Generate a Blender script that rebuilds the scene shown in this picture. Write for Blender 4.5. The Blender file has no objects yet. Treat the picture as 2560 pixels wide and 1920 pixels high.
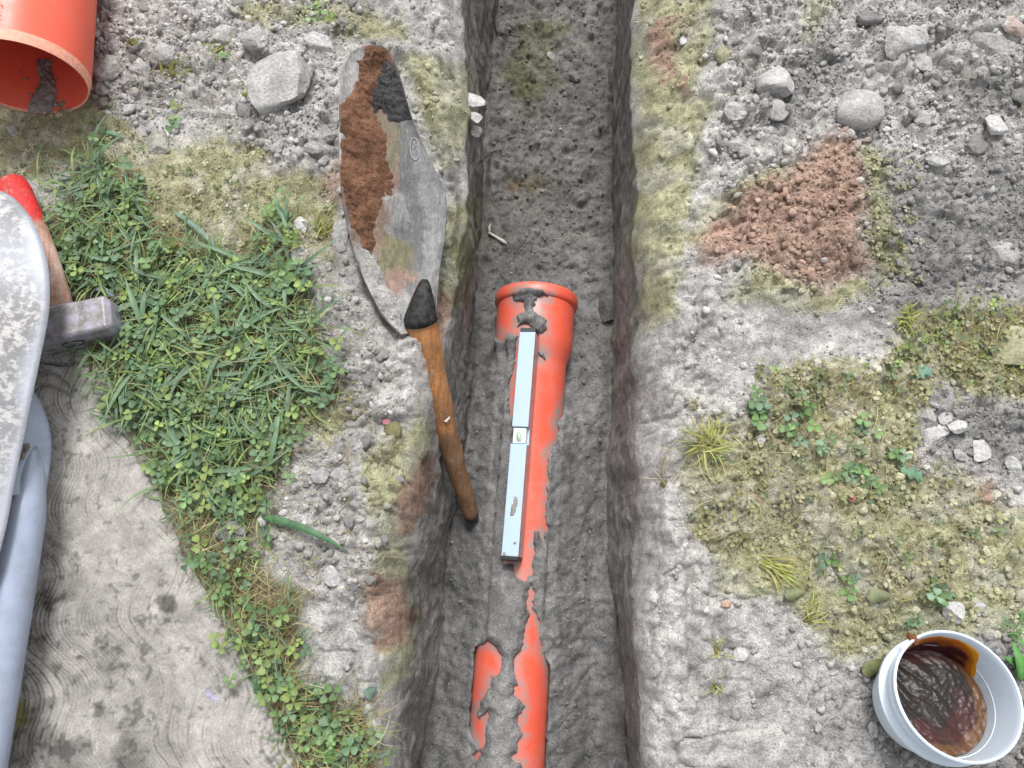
import bpy, math, random
import numpy as np
from mathutils import Vector, Matrix

random.seed(7)
rng = np.random.default_rng(11)
scene = bpy.context.scene
COL = scene.collection
R = math.radians

# ------------------------------------------------------------------ camera
H = 0.95            # camera height above the ground, metres
TILT = R(14.0)      # forward tilt from straight down
FPX = 1934.0        # focal length in photograph pixels (2560 wide)
cam = bpy.data.cameras.new('camera')
cam.sensor_width = 36.0
cam.lens = 36.0 * FPX / 2560.0
cam.clip_start = 0.02
cam.clip_end = 200.0
cam_ob = bpy.data.objects.new('camera', cam)
COL.objects.link(cam_ob)
cam_ob.location = (0, 0, H)
cam_ob.rotation_euler = (TILT, 0, 0)
scene.camera = cam_ob

# ------------------------------------------------------------------ sky and sun (overcast day)
SUN_EL, SUN_AZ = R(60), R(0)          # azimuth measured from +Y towards +X
world = bpy.data.worlds.new('World')
scene.world = world
world.use_nodes = True
wn = world.node_tree.nodes
wl = world.node_tree.links
wn.clear()
sky = wn.new('ShaderNodeTexSky')
sky.sky_type = 'NISHITA'
sky.sun_disc = False
sky.sun_elevation = SUN_EL
sky.sun_rotation = SUN_AZ
sky.dust_density = 3.0
hsv = wn.new('ShaderNodeHueSaturation')
hsv.inputs['Saturation'].default_value = 0.12      # thin grey cloud: hardly any blue
bg = wn.new('ShaderNodeBackground')
bg.inputs['Strength'].default_value = 0.10
wo = wn.new('ShaderNodeOutputWorld')
wl.new(sky.outputs[0], hsv.inputs['Color'])
wl.new(hsv.outputs[0], bg.inputs['Color'])
wl.new(bg.outputs[0], wo.inputs['Surface'])
sun = bpy.data.lights.new('sun', 'SUN')
sun.energy = 1.25
sun.angle = R(15)
sun.color = (1.0, 0.985, 0.96)
sun_ob = bpy.data.objects.new('sun', sun)
COL.objects.link(sun_ob)
sdir = Vector((math.sin(SUN_AZ) * math.cos(SUN_EL), math.cos(SUN_AZ) * math.cos(SUN_EL), math.sin(SUN_EL)))
sun_ob.rotation_euler = sdir.to_track_quat('Z', 'Y').to_euler()
sun_ob.location = (0, 0, 6)
scene.view_settings.view_transform = 'Standard'
scene.view_settings.look = 'None'
scene.view_settings.gamma = 1.0
scene.view_settings.use_curve_mapping = False
scene.view_settings.exposure = 1.15

# ------------------------------------------------------------------ survey: picture pixel <-> place
CT, ST = math.cos(TILT), math.sin(TILT)

def at(px, py, z):
    """point at height z seen at photograph pixel (px, py)"""
    px = np.asarray(px, float); py = np.asarray(py, float); z = np.asarray(z, float)
    u = (px - 1280.0) / FPX; v = (py - 960.0) / FPX
    dx = u; dy = ST - v * CT; dz = -CT - v * ST
    t = (z - H) / dz
    return np.stack(np.broadcast_arrays(dx * t, dy * t, z), -1)

def proj(P):
    x, y, z = P[..., 0], P[..., 1], P[..., 2] - H
    d = y * ST - z * CT
    up = y * CT + z * ST
    d = np.maximum(d, 1e-3)
    return 1280 + FPX * x / d, 960 - FPX * up / d

# ------------------------------------------------------------------ noise
def _h(ix, iy, iz, s):
    n = (ix.astype(np.int64) * 374761393 + iy.astype(np.int64) * 668265263 + iz.astype(np.int64) * 2147483647 + s * 974711) & 0xffffffff
    n = ((n ^ (n >> 13)) * 1274126177) & 0xffffffff
    n = ((n ^ (n >> 16)) * 2246822519) & 0xffffffff
    return ((n ^ (n >> 15)) & 0xffffff) / float(0xffffff)

def noise3(x, y, z, f, s=0):
    x = x * f; y = y * f; z = z * f
    xi, yi, zi = np.floor(x), np.floor(y), np.floor(z)
    fx, fy, fz = x - xi, y - yi, z - zi
    fx = fx * fx * (3 - 2 * fx); fy = fy * fy * (3 - 2 * fy); fz = fz * fz * (3 - 2 * fz)
    xi, yi, zi = xi.astype(int), yi.astype(int), zi.astype(int)
    o = 0
    for a in (0, 1):
        for b in (0, 1):
            for c in (0, 1):
                w = (fx if a else 1 - fx) * (fy if b else 1 - fy) * (fz if c else 1 - fz)
                o = o + w * _h(xi + a, yi + b, zi + c, s)
    return o * 2 - 1

def noise2(x, y, f, s=0):
    x = x * f; y = y * f
    xi, yi = np.floor(x), np.floor(y)
    fx, fy = x - xi, y - yi
    fx = fx * fx * (3 - 2 * fx); fy = fy * fy * (3 - 2 * fy)
    xi, yi = xi.astype(int), yi.astype(int)
    zz = np.zeros_like(xi)
    o = 0
    for a in (0, 1):
        for b in (0, 1):
            o = o + (fx if a else 1 - fx) * (fy if b else 1 - fy) * _h(xi + a, yi + b, zz, s)
    return o * 2 - 1

def fbm2(x, y, f, oct=4, s=0, g=0.5):
    o, a = 0, 1.0
    for k in range(oct):
        o = o + a * noise2(x + 3.1 * k, y - 1.7 * k, f * 2 ** k, s + k); a *= g
    return o

def fbm3(x, y, z, f, oct=3, s=0, g=0.5):
    o, a = 0, 1.0
    for k in range(oct):
        o = o + a * noise3(x + 3.1 * k, y - 1.7 * k, z, f * 2 ** k, s + k); a *= g
    return o

def worley(x, y, f, s=0):
    x = x * f; y = y * f
    xi, yi = np.floor(x).astype(int), np.floor(y).astype(int)
    best = np.full(x.shape, 9.0); second = best.copy(); rid = np.zeros(x.shape)
    z = np.zeros_like(xi)
    for a in (-1, 0, 1):
        for b in (-1, 0, 1):
            cx, cy = xi + a, yi + b
            jx = cx + 0.1 + 0.8 * _h(cx, cy, z, s); jy = cy + 0.1 + 0.8 * _h(cx, cy, z, s + 7)
            d = np.hypot(x - jx, y - jy)
            r = _h(cx, cy, z, s + 13)
            m = d < best
            second = np.where(m, best, np.minimum(second, d))
            rid = np.where(m, r, rid)
            best = np.where(m, d, best)
    return best, second, rid

def sstep(a, b, x):
    t = np.clip((x - a) / (b - a), 0, 1)
    return t * t * (3 - 2 * t)

def polysd(poly, X, Y):
    """signed distance to a polygon, negative inside"""
    poly = np.asarray(poly, float)
    d2 = np.full(X.shape, 1e18); inside = np.zeros(X.shape, bool)
    n = len(poly)
    for i in range(n):
        ax, ay = poly[i]; bx, by = poly[(i + 1) % n]
        ex, ey = bx - ax, by - ay
        wx, wy = X - ax, Y - ay
        t = np.clip((wx * ex + wy * ey) / (ex * ex + ey * ey + 1e-12), 0, 1)
        d2 = np.minimum(d2, (wx - t * ex) ** 2 + (wy - t * ey) ** 2)
        c = ((ay > Y) != (by > Y))
        xc = ax + (Y - ay) * ex / (ey if abs(ey) > 1e-9 else 1e-9)
        inside ^= (c & (X < xc))
    d = np.sqrt(d2)
    return np.where(inside, -d, d)

# ------------------------------------------------------------------ mesh helpers
def mesh_np(name, V, F, mat=None, col=None, smooth=True, parent=None, matidx=None):
    """V (n,3); F list of face arrays (m,3) / (m,4)"""
    me = bpy.data.meshes.new(name)
    V = np.asarray(V, np.float32)
    if not isinstance(F, list):
        F = [F]
    F = [np.asarray(f, np.int32) for f in F if len(f)]
    loops = np.concatenate([f.ravel() for f in F])
    tot = np.concatenate([np.full(len(f), f.shape[1], np.int32) for f in F])
    start = np.concatenate([[0], np.cumsum(tot)[:-1]]).astype(np.int32)
    me.vertices.add(len(V)); me.vertices.foreach_set('co', V.ravel())
    me.loops.add(len(loops)); me.loops.foreach_set('vertex_index', loops)
    me.polygons.add(len(tot)); me.polygons.foreach_set('loop_start', start)
    me.polygons.foreach_set('loop_total', tot)
    if smooth:
        me.polygons.foreach_set('use_smooth', np.ones(len(tot), bool))
    if col is not None:
        ca = me.color_attributes.new('Col', 'FLOAT_COLOR', 'POINT')
        c4 = np.ones((len(V), 4), np.float32); c4[:, :3] = col
        ca.data.foreach_set('color', c4.ravel())
    me.update(calc_edges=True)
    me.validate()
    ob = bpy.data.objects.new(name, me)
    COL.objects.link(ob)
    if mat is not None:
        me.materials.append(mat)
    if parent is not None:
        ob.parent = parent
    return ob

def tag(o, label=None, cat=None, group=None, kind=None):
    if label: o['label'] = label
    if cat: o['category'] = cat
    if group: o['group'] = group
    if kind: o['kind'] = kind
    return o

def empty(name, loc=(0, 0, 0)):
    o = bpy.data.objects.new(name, None)
    o.empty_display_size = 0.02
    o.location = loc
    COL.objects.link(o)
    return o

def adopt(child, root):
    """parent while keeping the child's coordinates in the place"""
    child.parent = root
    child.matrix_parent_inverse = root.matrix_basis.inverted()

def ico(sub):
    t = (1 + 5 ** .5) / 2
    v = [(-1, t, 0), (1, t, 0), (-1, -t, 0), (1, -t, 0), (0, -1, t), (0, 1, t), (0, -1, -t), (0, 1, -t), (t, 0, -1), (t, 0, 1), (-t, 0, -1), (-t, 0, 1)]
    f = [(0, 11, 5), (0, 5, 1), (0, 1, 7), (0, 7, 10), (0, 10, 11), (1, 5, 9), (5, 11, 4), (11, 10, 2), (10, 7, 6), (7, 1, 8), (3, 9, 4), (3, 4, 2), (3, 2, 6), (3, 6, 8), (3, 8, 9), (4, 9, 5), (2, 4, 11), (6, 2, 10), (8, 6, 7), (9, 8, 1)]
    v = [np.array(p) / np.linalg.norm(p) for p in v]
    for _ in range(sub):
        mid = {}; nf = []
        def m(a, b):
            k = (min(a, b), max(a, b))
            if k not in mid:
                p = v[a] + v[b]; v.append(p / np.linalg.norm(p)); mid[k] = len(v) - 1
            return mid[k]
        for a, b, c in f:
            ab, bc, ca = m(a, b), m(b, c), m(c, a)
            nf += [(a, ab, ca), (b, bc, ab), (c, ca, bc), (ab, bc, ca)]
        f = nf
    return np.array(v), np.array(f)

ICO = [ico(k) for k in range(5)]

def rock_verts(sub, seed, cuts=9, rough=0.06, lo=0.48, hi=0.86):
    r = np.random.default_rng(seed)
    V = ICO[sub][0].copy()
    for _ in range(cuts):
        n = r.normal(size=3); n /= np.linalg.norm(n)
        d = r.uniform(lo, hi)
        s = V @ n
        over = np.maximum(s - d, 0)
        V -= over[:, None] * n[None]
    x, y, z = V[:, 0] + seed * 1.37, V[:, 1], V[:, 2]
    dn = rough * (fbm3(x, y, z, 2.2, 3, seed) + 0.45 * noise3(x, y, z, 8.0, seed + 5))
    nn = V / (np.linalg.norm(V, axis=1)[:, None] + 1e-9)
    return V + nn * dn[:, None]

def tube(points, radii, seg=24, caps=True, squash=None):
    P = np.asarray(points, float); n = len(P)
    T = np.gradient(P, axis=0); T /= np.linalg.norm(T, axis=1)[:, None]
    ref = np.array([0, 0, 1.0]) if abs(T[0][2]) < 0.9 else np.array([1.0, 0, 0])
    V = []
    for i in range(n):
        a = np.cross(ref, T[i]); a /= np.linalg.norm(a); b = np.cross(T[i], a)
        th = np.linspace(0, 2 * np.pi, seg, endpoint=False)
        sa, sb = (1, 1) if squash is None else squash
        V.append(P[i] + radii[i] * (np.cos(th)[:, None] * a * sa + np.sin(th)[:, None] * b * sb))
    V = np.concatenate(V)
    i, j = np.meshgrid(np.arange(n - 1), np.arange(seg), indexing='ij')
    q = np.stack([i * seg + j, i * seg + (j + 1) % seg, (i + 1) * seg + (j + 1) % seg, (i + 1) * seg + j], -1).reshape(-1, 4)
    F = [q]
    if caps:
        c0, c1 = len(V), len(V) + 1
        V = np.concatenate([V, P[:1], P[-1:]])
        j = np.arange(seg)
        F.append(np.stack([np.full(seg, c0), (j + 1) % seg, j], -1))
        o = (n - 1) * seg
        F.append(np.stack([np.full(seg, c1), o + j, o + (j + 1) % seg], -1))
    return V, F

def lathe_axis(profile, seg=64, closed=True):
    """profile [(axial, radius)], closed loop revolved about +Y"""
    pr = np.asarray(profile, float); n = len(pr)
    th = np.linspace(0, 2 * np.pi, seg, endpoint=False)
    V = np.stack([pr[:, 1][:, None] * np.cos(th), np.repeat(pr[:, 0][:, None], seg, 1), pr[:, 1][:, None] * np.sin(th)], -1).reshape(-1, 3)
    m = n if closed else n - 1
    i, j = np.meshgrid(np.arange(m), np.arange(seg), indexing='ij')
    i2 = (i + 1) % n
    q = np.stack([i * seg + j, i2 * seg + j, i2 * seg + (j + 1) % seg, i * seg + (j + 1) % seg], -1).reshape(-1, 4)
    return V, [q]

def bevel_mod(ob, w, seg=2, ang=40):
    m = ob.modifiers.new('bevel', 'BEVEL'); m.width = w; m.segments = seg
    m.limit_method = 'ANGLE'; m.angle_limit = R(ang)
    return m

def sharp_smooth(ob, ang=35):
    me = ob.data
    try:
        me.set_sharp_from_angle(angle=R(ang))
    except Exception:
        pass

# ------------------------------------------------------------------ materials
def new_mat(name):
    m = bpy.data.materials.new(name); m.use_nodes = True
    n = m.node_tree.nodes; l = m.node_tree.links
    b = n['Principled BSDF']
    return m, n, l, b

def noise_node(n, l, scale, detail=4, rough=0.6, vec=None, dist=0):
    t = n.new('ShaderNodeTexNoise'); t.inputs['Scale'].default_value = scale
    t.inputs['Detail'].default_value = detail; t.inputs['Roughness'].default_value = rough
    t.inputs['Distortion'].default_value = dist
    if vec is not None: l.new(vec, t.inputs['Vector'])
    return t

def ramp(n, l, src, stops):
    r = n.new('ShaderNodeValToRGB')
    e = r.color_ramp.elements
    while len(e) > 1: e.remove(e[-1])
    e[0].position = stops[0][0]; e[0].color = (*stops[0][1], 1)
    for p, c in stops[1:]:
        k = e.new(p); k.color = (*c, 1)
    l.new(src, r.inputs['Fac'])
    return r

def mixc(n, l, a, b, fac, mode='MIX'):
    m = n.new('ShaderNodeMix'); m.data_type = 'RGBA'; m.blend_type = mode
    for sock, val in ((m.inputs['Factor'], fac), (m.inputs['A'], a), (m.inputs['B'], b)):
        pass
    ins = {'f': m.inputs[0], 'a': m.inputs[6], 'b': m.inputs[7]}
    for k, val in (('f', fac), ('a', a), ('b', b)):
        if isinstance(val, (int, float)): ins[k].default_value = val
        elif isinstance(val, tuple): ins[k].default_value = (*val, 1)
        else: l.new(val, ins[k])
    return m.outputs[2]

def obj_coord(n):
    return n.new('ShaderNodeTexCoord').outputs['Object']

def bump(n, l, b, src, strength, dist, prev=None):
    k = n.new('ShaderNodeBump'); k.inputs['Strength'].default_value = strength
    k.inputs['Distance'].default_value = dist
    l.new(src, k.inputs['Height'])
    if prev is not None: l.new(prev, k.inputs['Normal'])
    l.new(k.outputs[0], b.inputs['Normal'])
    return k.outputs[0]

def soil_material(name, attr=True, base=(0.36, 0.355, 0.35), grain=420, var=0.35):
    m, n, l, b = new_mat(name)
    tc = obj_coord(n)
    if attr:
        a = n.new('ShaderNodeAttribute'); a.attribute_name = 'Col'; c = a.outputs['Color']
    else:
        c = base
    n1 = noise_node(n, l, grain * 0.12, 5, 0.65, tc)
    n2 = noise_node(n, l, grain, 4, 0.7, tc)
    r1 = ramp(n, l, n1.outputs[0], [(0.3, (1 - var,) * 3), (0.7, (1 + var * 0.55,) * 3)])
    r2 = ramp(n, l, n2.outputs[0], [(0.3, (1 - var * 1.1,) * 3), (0.52, (1.0,) * 3), (0.75, (1 + var * 0.9,) * 3)])
    c = mixc(n, l, c, r1.outputs[0], 1.0, 'MULTIPLY')
    c = mixc(n, l, c, r2.outputs[0], 1.0, 'MULTIPLY')
    l.new(c, b.inputs['Base Color'])
    b.inputs['Roughness'].default_value = 0.97
    b.inputs['Specular IOR Level'].default_value = 0.12
    p = bump(n, l, b, n2.outputs[0], 0.8, 0.004)
    n3 = noise_node(n, l, grain * 3.2, 3, 0.6, tc)
    bump(n, l, b, n3.outputs[0], 0.35, 0.0012, p)
    return m

M = {}
M['soil'] = soil_material('soil', var=0.46)
M['clod'] = soil_material('clod', grain=340, var=0.4)
M['stone'] = soil_material('stone', grain=230, var=0.32)

def plant_material(name, rough=0.5):
    m, n, l, b = new_mat(name)
    a = n.new('ShaderNodeAttribute'); a.attribute_name = 'Col'
    tc = obj_coord(n)
    n1 = noise_node(n, l, 90, 3, 0.6, tc)
    r1 = ramp(n, l, n1.outputs[0], [(0.3, (0.72,) * 3), (0.7, (1.22,) * 3)])
    c = mixc(n, l, a.outputs['Color'], r1.outputs[0], 1.0, 'MULTIPLY')
    l.new(c, b.inputs['Base Color'])
    b.inputs['Roughness'].default_value = rough
    b.inputs['Specular IOR Level'].default_value = 0.35
    tr = n.new('ShaderNodeBsdfTranslucent'); l.new(c, tr.inputs['Color'])
    mx = n.new('ShaderNodeMixShader'); mx.inputs[0].default_value = 0.22
    l.new(b.outputs[0], mx.inputs[1]); l.new(tr.outputs[0], mx.inputs[2])
    l.new(mx.outputs[0], n['Material Output'].inputs['Surface'])
    return m

M['plant'] = plant_material('plant')
M['straw'] = plant_material('straw', 0.8)

def pvc(name, dust=0.12, film=False):
    m, n, l, b = new_mat(name)
    tc = obj_coord(n)
    d = noise_node(n, l, 14, 6, 0.7, tc)
    d2 = noise_node(n, l, 260, 3, 0.7, tc)
    f = ramp(n, l, d.outputs[0], [(0.48, (0, 0, 0)), (0.72, (dust * 2.2,) * 3)])
    f2 = ramp(n, l, d2.outputs[0], [(0.62, (0, 0, 0)), (0.74, (dust * 2.5,) * 3)])
    base = (0.78, 0.118, 0.068)
    c = mixc(n, l, base, (0.42, 0.33, 0.29), f.outputs[0])
    c = mixc(n, l, c, (0.36, 0.33, 0.31), f2.outputs[0])
    if film:
        at_ = n.new('ShaderNodeAttribute'); at_.attribute_name = 'Col'
        sp_ = n.new('ShaderNodeSeparateColor'); l.new(at_.outputs['Color'], sp_.inputs[0])
        c = mixc(n, l, c, (0.27, 0.255, 0.24), sp_.outputs[0])
    l.new(c, b.inputs['Base Color'])
    rr = ramp(n, l, d.outputs[0], [(0.35, (0.30,) * 3), (0.7, (0.55,) * 3)])
    l.new(rr.outputs[0], b.inputs['Roughness'])
    b.inputs['Specular IOR Level'].default_value = 0.5
    st = noise_node(n, l, 60, 2, 0.5, tc)
    bump(n, l, b, st.outputs[0], 0.05, 0.002)
    return m

M['pvc'] = pvc('orange_pvc', 0.16, True)
M['pvc_clean'] = pvc('orange_pvc_clean', 0.06)

def simple(name, col, rough=0.5, metal=0.0, spec=0.5, nscale=None, var=0.2, bumpd=0.0, col2=None, stretch=None, thr=(0.35, 0.65)):
    m, n, l, b = new_mat(name)
    b.inputs['Roughness'].default_value = rough
    b.inputs['Metallic'].default_value = metal
    b.inputs['Specular IOR Level'].default_value = spec
    b.inputs['Base Color'].default_value = (*col, 1)
    if nscale:
        tc = obj_coord(n)
        if stretch:
            mp = n.new('ShaderNodeMapping'); mp.inputs['Scale'].default_value = stretch
            l.new(tc, mp.inputs['Vector']); tc = mp.outputs[0]
        t = noise_node(n, l, nscale, 6, 0.65, tc)
        c2 = col2 if col2 else tuple(x * (1 - var) for x in col)
        c1 = col if col2 else tuple(min(1, x * (1 + var)) for x in col)
        r = ramp(n, l, t.outputs[0], [(thr[0], c2), (thr[1], c1)])
        l.new(r.outputs[0], b.inputs['Base Color'])
        if bumpd: bump(n, l, b, t.outputs[0], 0.6, bumpd)
    return m

# ================================================================== GROUND WITH TRENCH
def cr(ox, oy, pts, s=2.4578):      # helper: coordinates read off an enlarged part of the photograph
    return [(ox + x / s, oy + y / s) for x, y in pts]

def line_xy(pts, zf):
    """polyline of (py, px) -> sorted arrays Y, X on height zf(py)"""
    py = np.array([p[0] for p in pts], float); px = np.array([p[1] for p in pts], float)
    P = at(px, py, np.array([zf(v) for v in py]))
    o = np.argsort(P[:, 1])
    return P[o, 1], P[o, 0]

def interp1(xs, ys):
    return lambda v: np.interp(v, xs, ys)

# heights of trench floor along the picture, top of the photograph = far end
lipz_l = interp1([0, 100, 300, 600, 850, 1000, 1920], [-0.03, -0.04, -0.055, -0.06, -0.06, -0.065, -0.075])
lipz_r = interp1([0, 500, 800, 1100, 1400, 1700, 1920], [-0.055, -0.06, -0.08, -0.10, -0.085, -0.04, -0.03])
floorz_px = interp1([0, 500, 740, 1000, 1500, 1920], [-0.33, -0.33, -0.31, -0.285, -0.262, -0.25])

LIPL = line_xy([(-300, 1175), (0, 1157), (122, 1161), (244, 1172), (400, 1165), (530, 1165), (675, 1150), (800, 1118), (966, 1085), (1100, 1072), (1286, 1050), (1400, 1035), (1436, 1025), (1611, 1022), (1725, 1012), (1835, 996), (1920, 996), (2150, 1000)], lipz_l)
SHL = line_xy([(-300, 1080), (0, 1060), (100, 1000), (300, 985), (500, 985), (700, 985), (850, 1010), (1000, 1005), (1200, 975), (1400, 935), (1600, 925), (1750, 935), (1920, 962), (2150, 970)], lambda p: 0.0)
FLL = line_xy([(-300, 1262), (0, 1245), (122, 1225), (300, 1215), (530, 1208), (675, 1192), (900, 1180), (1088, 1168), (1286, 1140), (1450, 1110), (1668, 1100), (1800, 1075), (1896, 1045), (2150, 1040)], floorz_px)
FLR = line_xy([(-300, 1540), (0, 1545), (300, 1530), (600, 1534), (900, 1530), (1245, 1515), (1400, 1522), (1560, 1545), (1700, 1560), (1920, 1570), (2150, 1575)], floorz_px)
LIPR = line_xy([(-300, 1580), (0, 1580), (244, 1582), (400, 1592), (530, 1585), (640, 1580), (800, 1586), (1060, 1590), (1330, 1588), (1490, 1578), (1600, 1580), (1700, 1590), (1820, 1602), (1920, 1600), (2150, 1605)], lipz_r)
SHR = line_xy([(-300, 1800), (0, 1790), (200, 1760), (400, 1750), (560, 1715), (700, 1695), (900, 1690), (1060, 1685), (1330, 1670), (1490, 1645), (1700, 1625), (1920, 1630), (2150, 1640)], lambda p: 0.0)

# rows (Y) : fine in view, then growing outwards
ys = [-0.30]
while ys[-1] < 1.18:
    ys.append(ys[-1] + 0.0021 + 0.0009 * max(0, ys[-1]))
step = 0.004; up = ys[-1]; tops = []
while up < 14: step *= 1.35; up += step; tops.append(up)
step = 0.004; dn = ys[0]; bots = []
while dn > -14: step *= 1.35; dn -= step; bots.append(dn)
YS = np.array(bots[::-1] + ys + tops)
NR = len(YS)
yc = np.clip(YS, -0.36, 1.25)
def row(line, w=0.010, seed=0, f=9):
    Y, X = line
    return np.interp(yc, Y, X) + w * 0.5 * fbm2(yc * 1.0, np.full_like(yc, seed * 3.3), f, 3, seed)
xl_sh, xl_lip, xl_fl = row(SHL, .012, 1, 7), row(LIPL, .009, 2, 12), row(FLL, .004, 3)
xr_fl, xr_lip, xr_sh = row(FLR, .004, 4), row(LIPR, .013, 5, 13), row(SHR, .030, 6, 9)
def zrow(fn, line):
    py = np.linspace(-300, 2150, 60)
    P = at(np.full(60, 1280.), py, fn(py))
    o = np.argsort(P[:, 1])
    return np.interp(yc, P[o, 1], fn(py)[o])
zl_lip, zr_lip, zfl = zrow(lipz_l, None), zrow(lipz_r, None), zrow(floorz_px, None)

def geo(a, b, n, rate):
    w = rate ** np.arange(n); w = np.cumsum(w) / np.sum(w)
    return a + (b - a) * w
XL0, XR0 = -0.84, 0.84
outL = np.concatenate([[-14.0], (XL0 - 13.2 * np.exp(-np.arange(1, 22) * 0.38))])
NL, NSL, NW, NF, NSR, NRR = 290, 44, 92, 130, 50, 285
cols_x, cols_z = [], []
def seg(x0, x1, z0, z1, n, ease=None, end=False):
    t = np.arange(n + (1 if end else 0)) / n
    for tt in t:
        e = tt if ease is None else ease(tt)
        cols_x.append(x0 + (x1 - x0) * tt); cols_z.append(z0 + (z1 - z0) * e)
zero = np.zeros(NR)
for xo in outL: cols_x.append(np.full(NR, xo)); cols_z.append(zero)
seg(np.full(NR, XL0), xl_sh, zero, zero, NL)
seg(xl_sh, xl_lip, zero, zl_lip, NSL, lambda t: t ** 1.7)
# walls: slightly rounded at the lip and at the foot
def wall(xa, xb, za, zb, n):
    for k in range(n):
        t = k / n
        ez = t
        ex = t + 0.10 * math.sin(t * math.pi * 2) * 0.5
        cols_x.append(xa + (xb - xa) * ex); cols_z.append(za + (zb - za) * ez)
wall(xl_lip, xl_fl, zl_lip, zfl, NW)
seg(xl_fl, xr_fl, zfl, zfl, NF)
wall(xr_fl, xr_lip, zfl, zr_lip, NW)
seg(xr_lip, xr_sh, zr_lip, zero, NSR, lambda t: 1 - (1 - t) ** 1.7)
seg(xr_sh, np.full(NR, XR0), zero, zero, NRR)
for xo in -outL[::-1]: cols_x.append(np.full(NR, xo)); cols_z.append(zero)
GX = np.stack(cols_x, 1); GZ = np.stack(cols_z, 1)
GY = np.repeat(YS[:, None], GX.shape[1], 1)
NC = GX.shape[1]
i_sl = len(outL) + NL; i_lip = i_sl + NSL; i_fl = i_lip + NW; i_fr = i_fl + NF; i_lr = i_fr + NW; i_sr = i_lr + NSR
ci = np.arange(NC)[None, :].repeat(NR, 0)
w_floor = sstep(i_fl - 4, i_fl + 10, ci) * (1 - sstep(i_fr - 10, i_fr + 4, ci))
w_wall = np.maximum(sstep(i_lip - 16, i_lip + 6, ci) * (1 - sstep(i_fl - 4, i_fl + 12, ci)),
                    sstep(i_fr - 12, i_fr + 4, ci) * (1 - sstep(i_lr - 6, i_lr + 18, ci)))
w_bank = np.maximum(sstep(i_sl - 8, i_sl + 10, ci) * (1 - sstep(i_lip - 12, i_lip, ci)),
                    sstep(i_lr, i_lr + 12, ci) * (1 - sstep(i_sr - 10, i_sr + 25, ci)))
w_top = np.clip(1 - w_floor - w_wall, 0, 1)

# ---- the buried pipe (needed for the sand around it)
ZC_A, ZC_B = -0.262, -0.238                     # axis height at socket end, near end
pA = at(1345, 706, ZC_A + 0.0685); pA[2] = ZC_A
pB = at(1271, 1800, ZC_B)
pdir = pB - pA; pdir /= np.linalg.norm(pdir)
plen = np.linalg.norm((pB - pA)) + 0.5
def pipe_axis(Y):
    t = (Y - pA[1]) / (pB[1] - pA[1])
    return pA[0] + (pB[0] - pA[0]) * t, pA[2] + (pB[2] - pA[2]) * t
SOCK_L = 0.085
def pipe_R(Y):
    s = pA[1] - Y                                # metres from the socket mouth
    r = np.where(s < SOCK_L, 0.0635, np.where(s < SOCK_L + 0.03, 0.0635 - (s - SOCK_L) / 0.03 * 0.0085, 0.055))
    r = np.where((s < 0.019), 0.0685, r)
    return np.where(s < -0.001, 0.0, r)

V1 = [(1225, 690), (1465, 690), (1465, 860), (1425, 954), (1417, 986), (1405, 1011), (1397, 1035), (1389, 1060), (1391, 1092), (1376, 1113), (1368, 1133), (1366, 1210), (1364, 1275), (1367, 1306), (1360, 1355), (1352, 1326), (1333, 1330), (1330, 1436), (1313, 1450), (1291, 1440), (1290, 1410), (1262, 1410), (1275, 1380), (1292, 1200), (1296, 1045), (1275, 1031), (1280, 960), (1292, 870), (1300, 838), (1283, 832), (1270, 834), (1247, 826), (1225, 810)]
S1 = cr(750, 600, [(1360, 290), (1440, 300), (1540, 330), (1520, 370), (1470, 370), (1450, 440), (1500, 470), (1530, 500), (1530, 560), (1440, 575), (1430, 540), (1370, 530), (1320, 540), (1330, 470), (1390, 450), (1380, 400), (1340, 390), (1305, 380), (1320, 320)])
S2 = cr(750, 600, [(1460, 700), (1510, 680), (1500, 730), (1470, 720)])
V2 = cr(750, 1245, [(1430, 545), (1450, 600), (1420, 680), (1440, 710), (1470, 780), (1475, 860), (1500, 980), (1540, 1100), (1560, 1300), (1560, 1500), (1560, 1659), (1560, 2300), (1360, 2300), (1365, 1620), (1310, 1610), (1310, 1580), (1350, 1560), (1340, 1500), (1370, 1450), (1350, 1400), (1365, 1330), (1390, 1280), (1360, 1230), (1310, 1200), (1320, 1160), (1350, 1150), (1315, 1050), (1340, 970), (1380, 940), (1385, 780), (1410, 710), (1410, 650)])
V3 = cr(750, 1245, [(1160, 890), (1200, 920), (1240, 980), (1240, 1050), (1210, 1090), (1170, 1090), (1160, 1150), (1110, 1240), (1075, 1350), (1160, 1320), (1150, 1400), (1135, 1440), (1140, 1510), (1110, 1540), (1080, 1480), (1050, 1400), (1010, 1330), (1000, 1150), (1030, 1010), (1075, 930), (1110, 910)])
V4 = cr(750, 1245, [(1075, 1590), (1110, 1560), (1115, 1580), (1085, 1620)])

# ---- masks of the ground, as polygons in photograph pixels
PX0, PY0 = proj(np.stack([GX, GY, GZ], -1))
far = (np.abs(GX) > 1.2) | (GY > 1.4) | (GY < -0.5)
wpx = 26 * noise2(GX, GY, 22, 91) + 16 * noise2(GX, GY, 60, 92) + 9 * noise2(GX, GY, 150, 93)
wpy = 26 * noise2(GX, GY, 22, 94) + 16 * noise2(GX, GY, 60, 95) + 9 * noise2(GX, GY, 150, 96)

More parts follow.
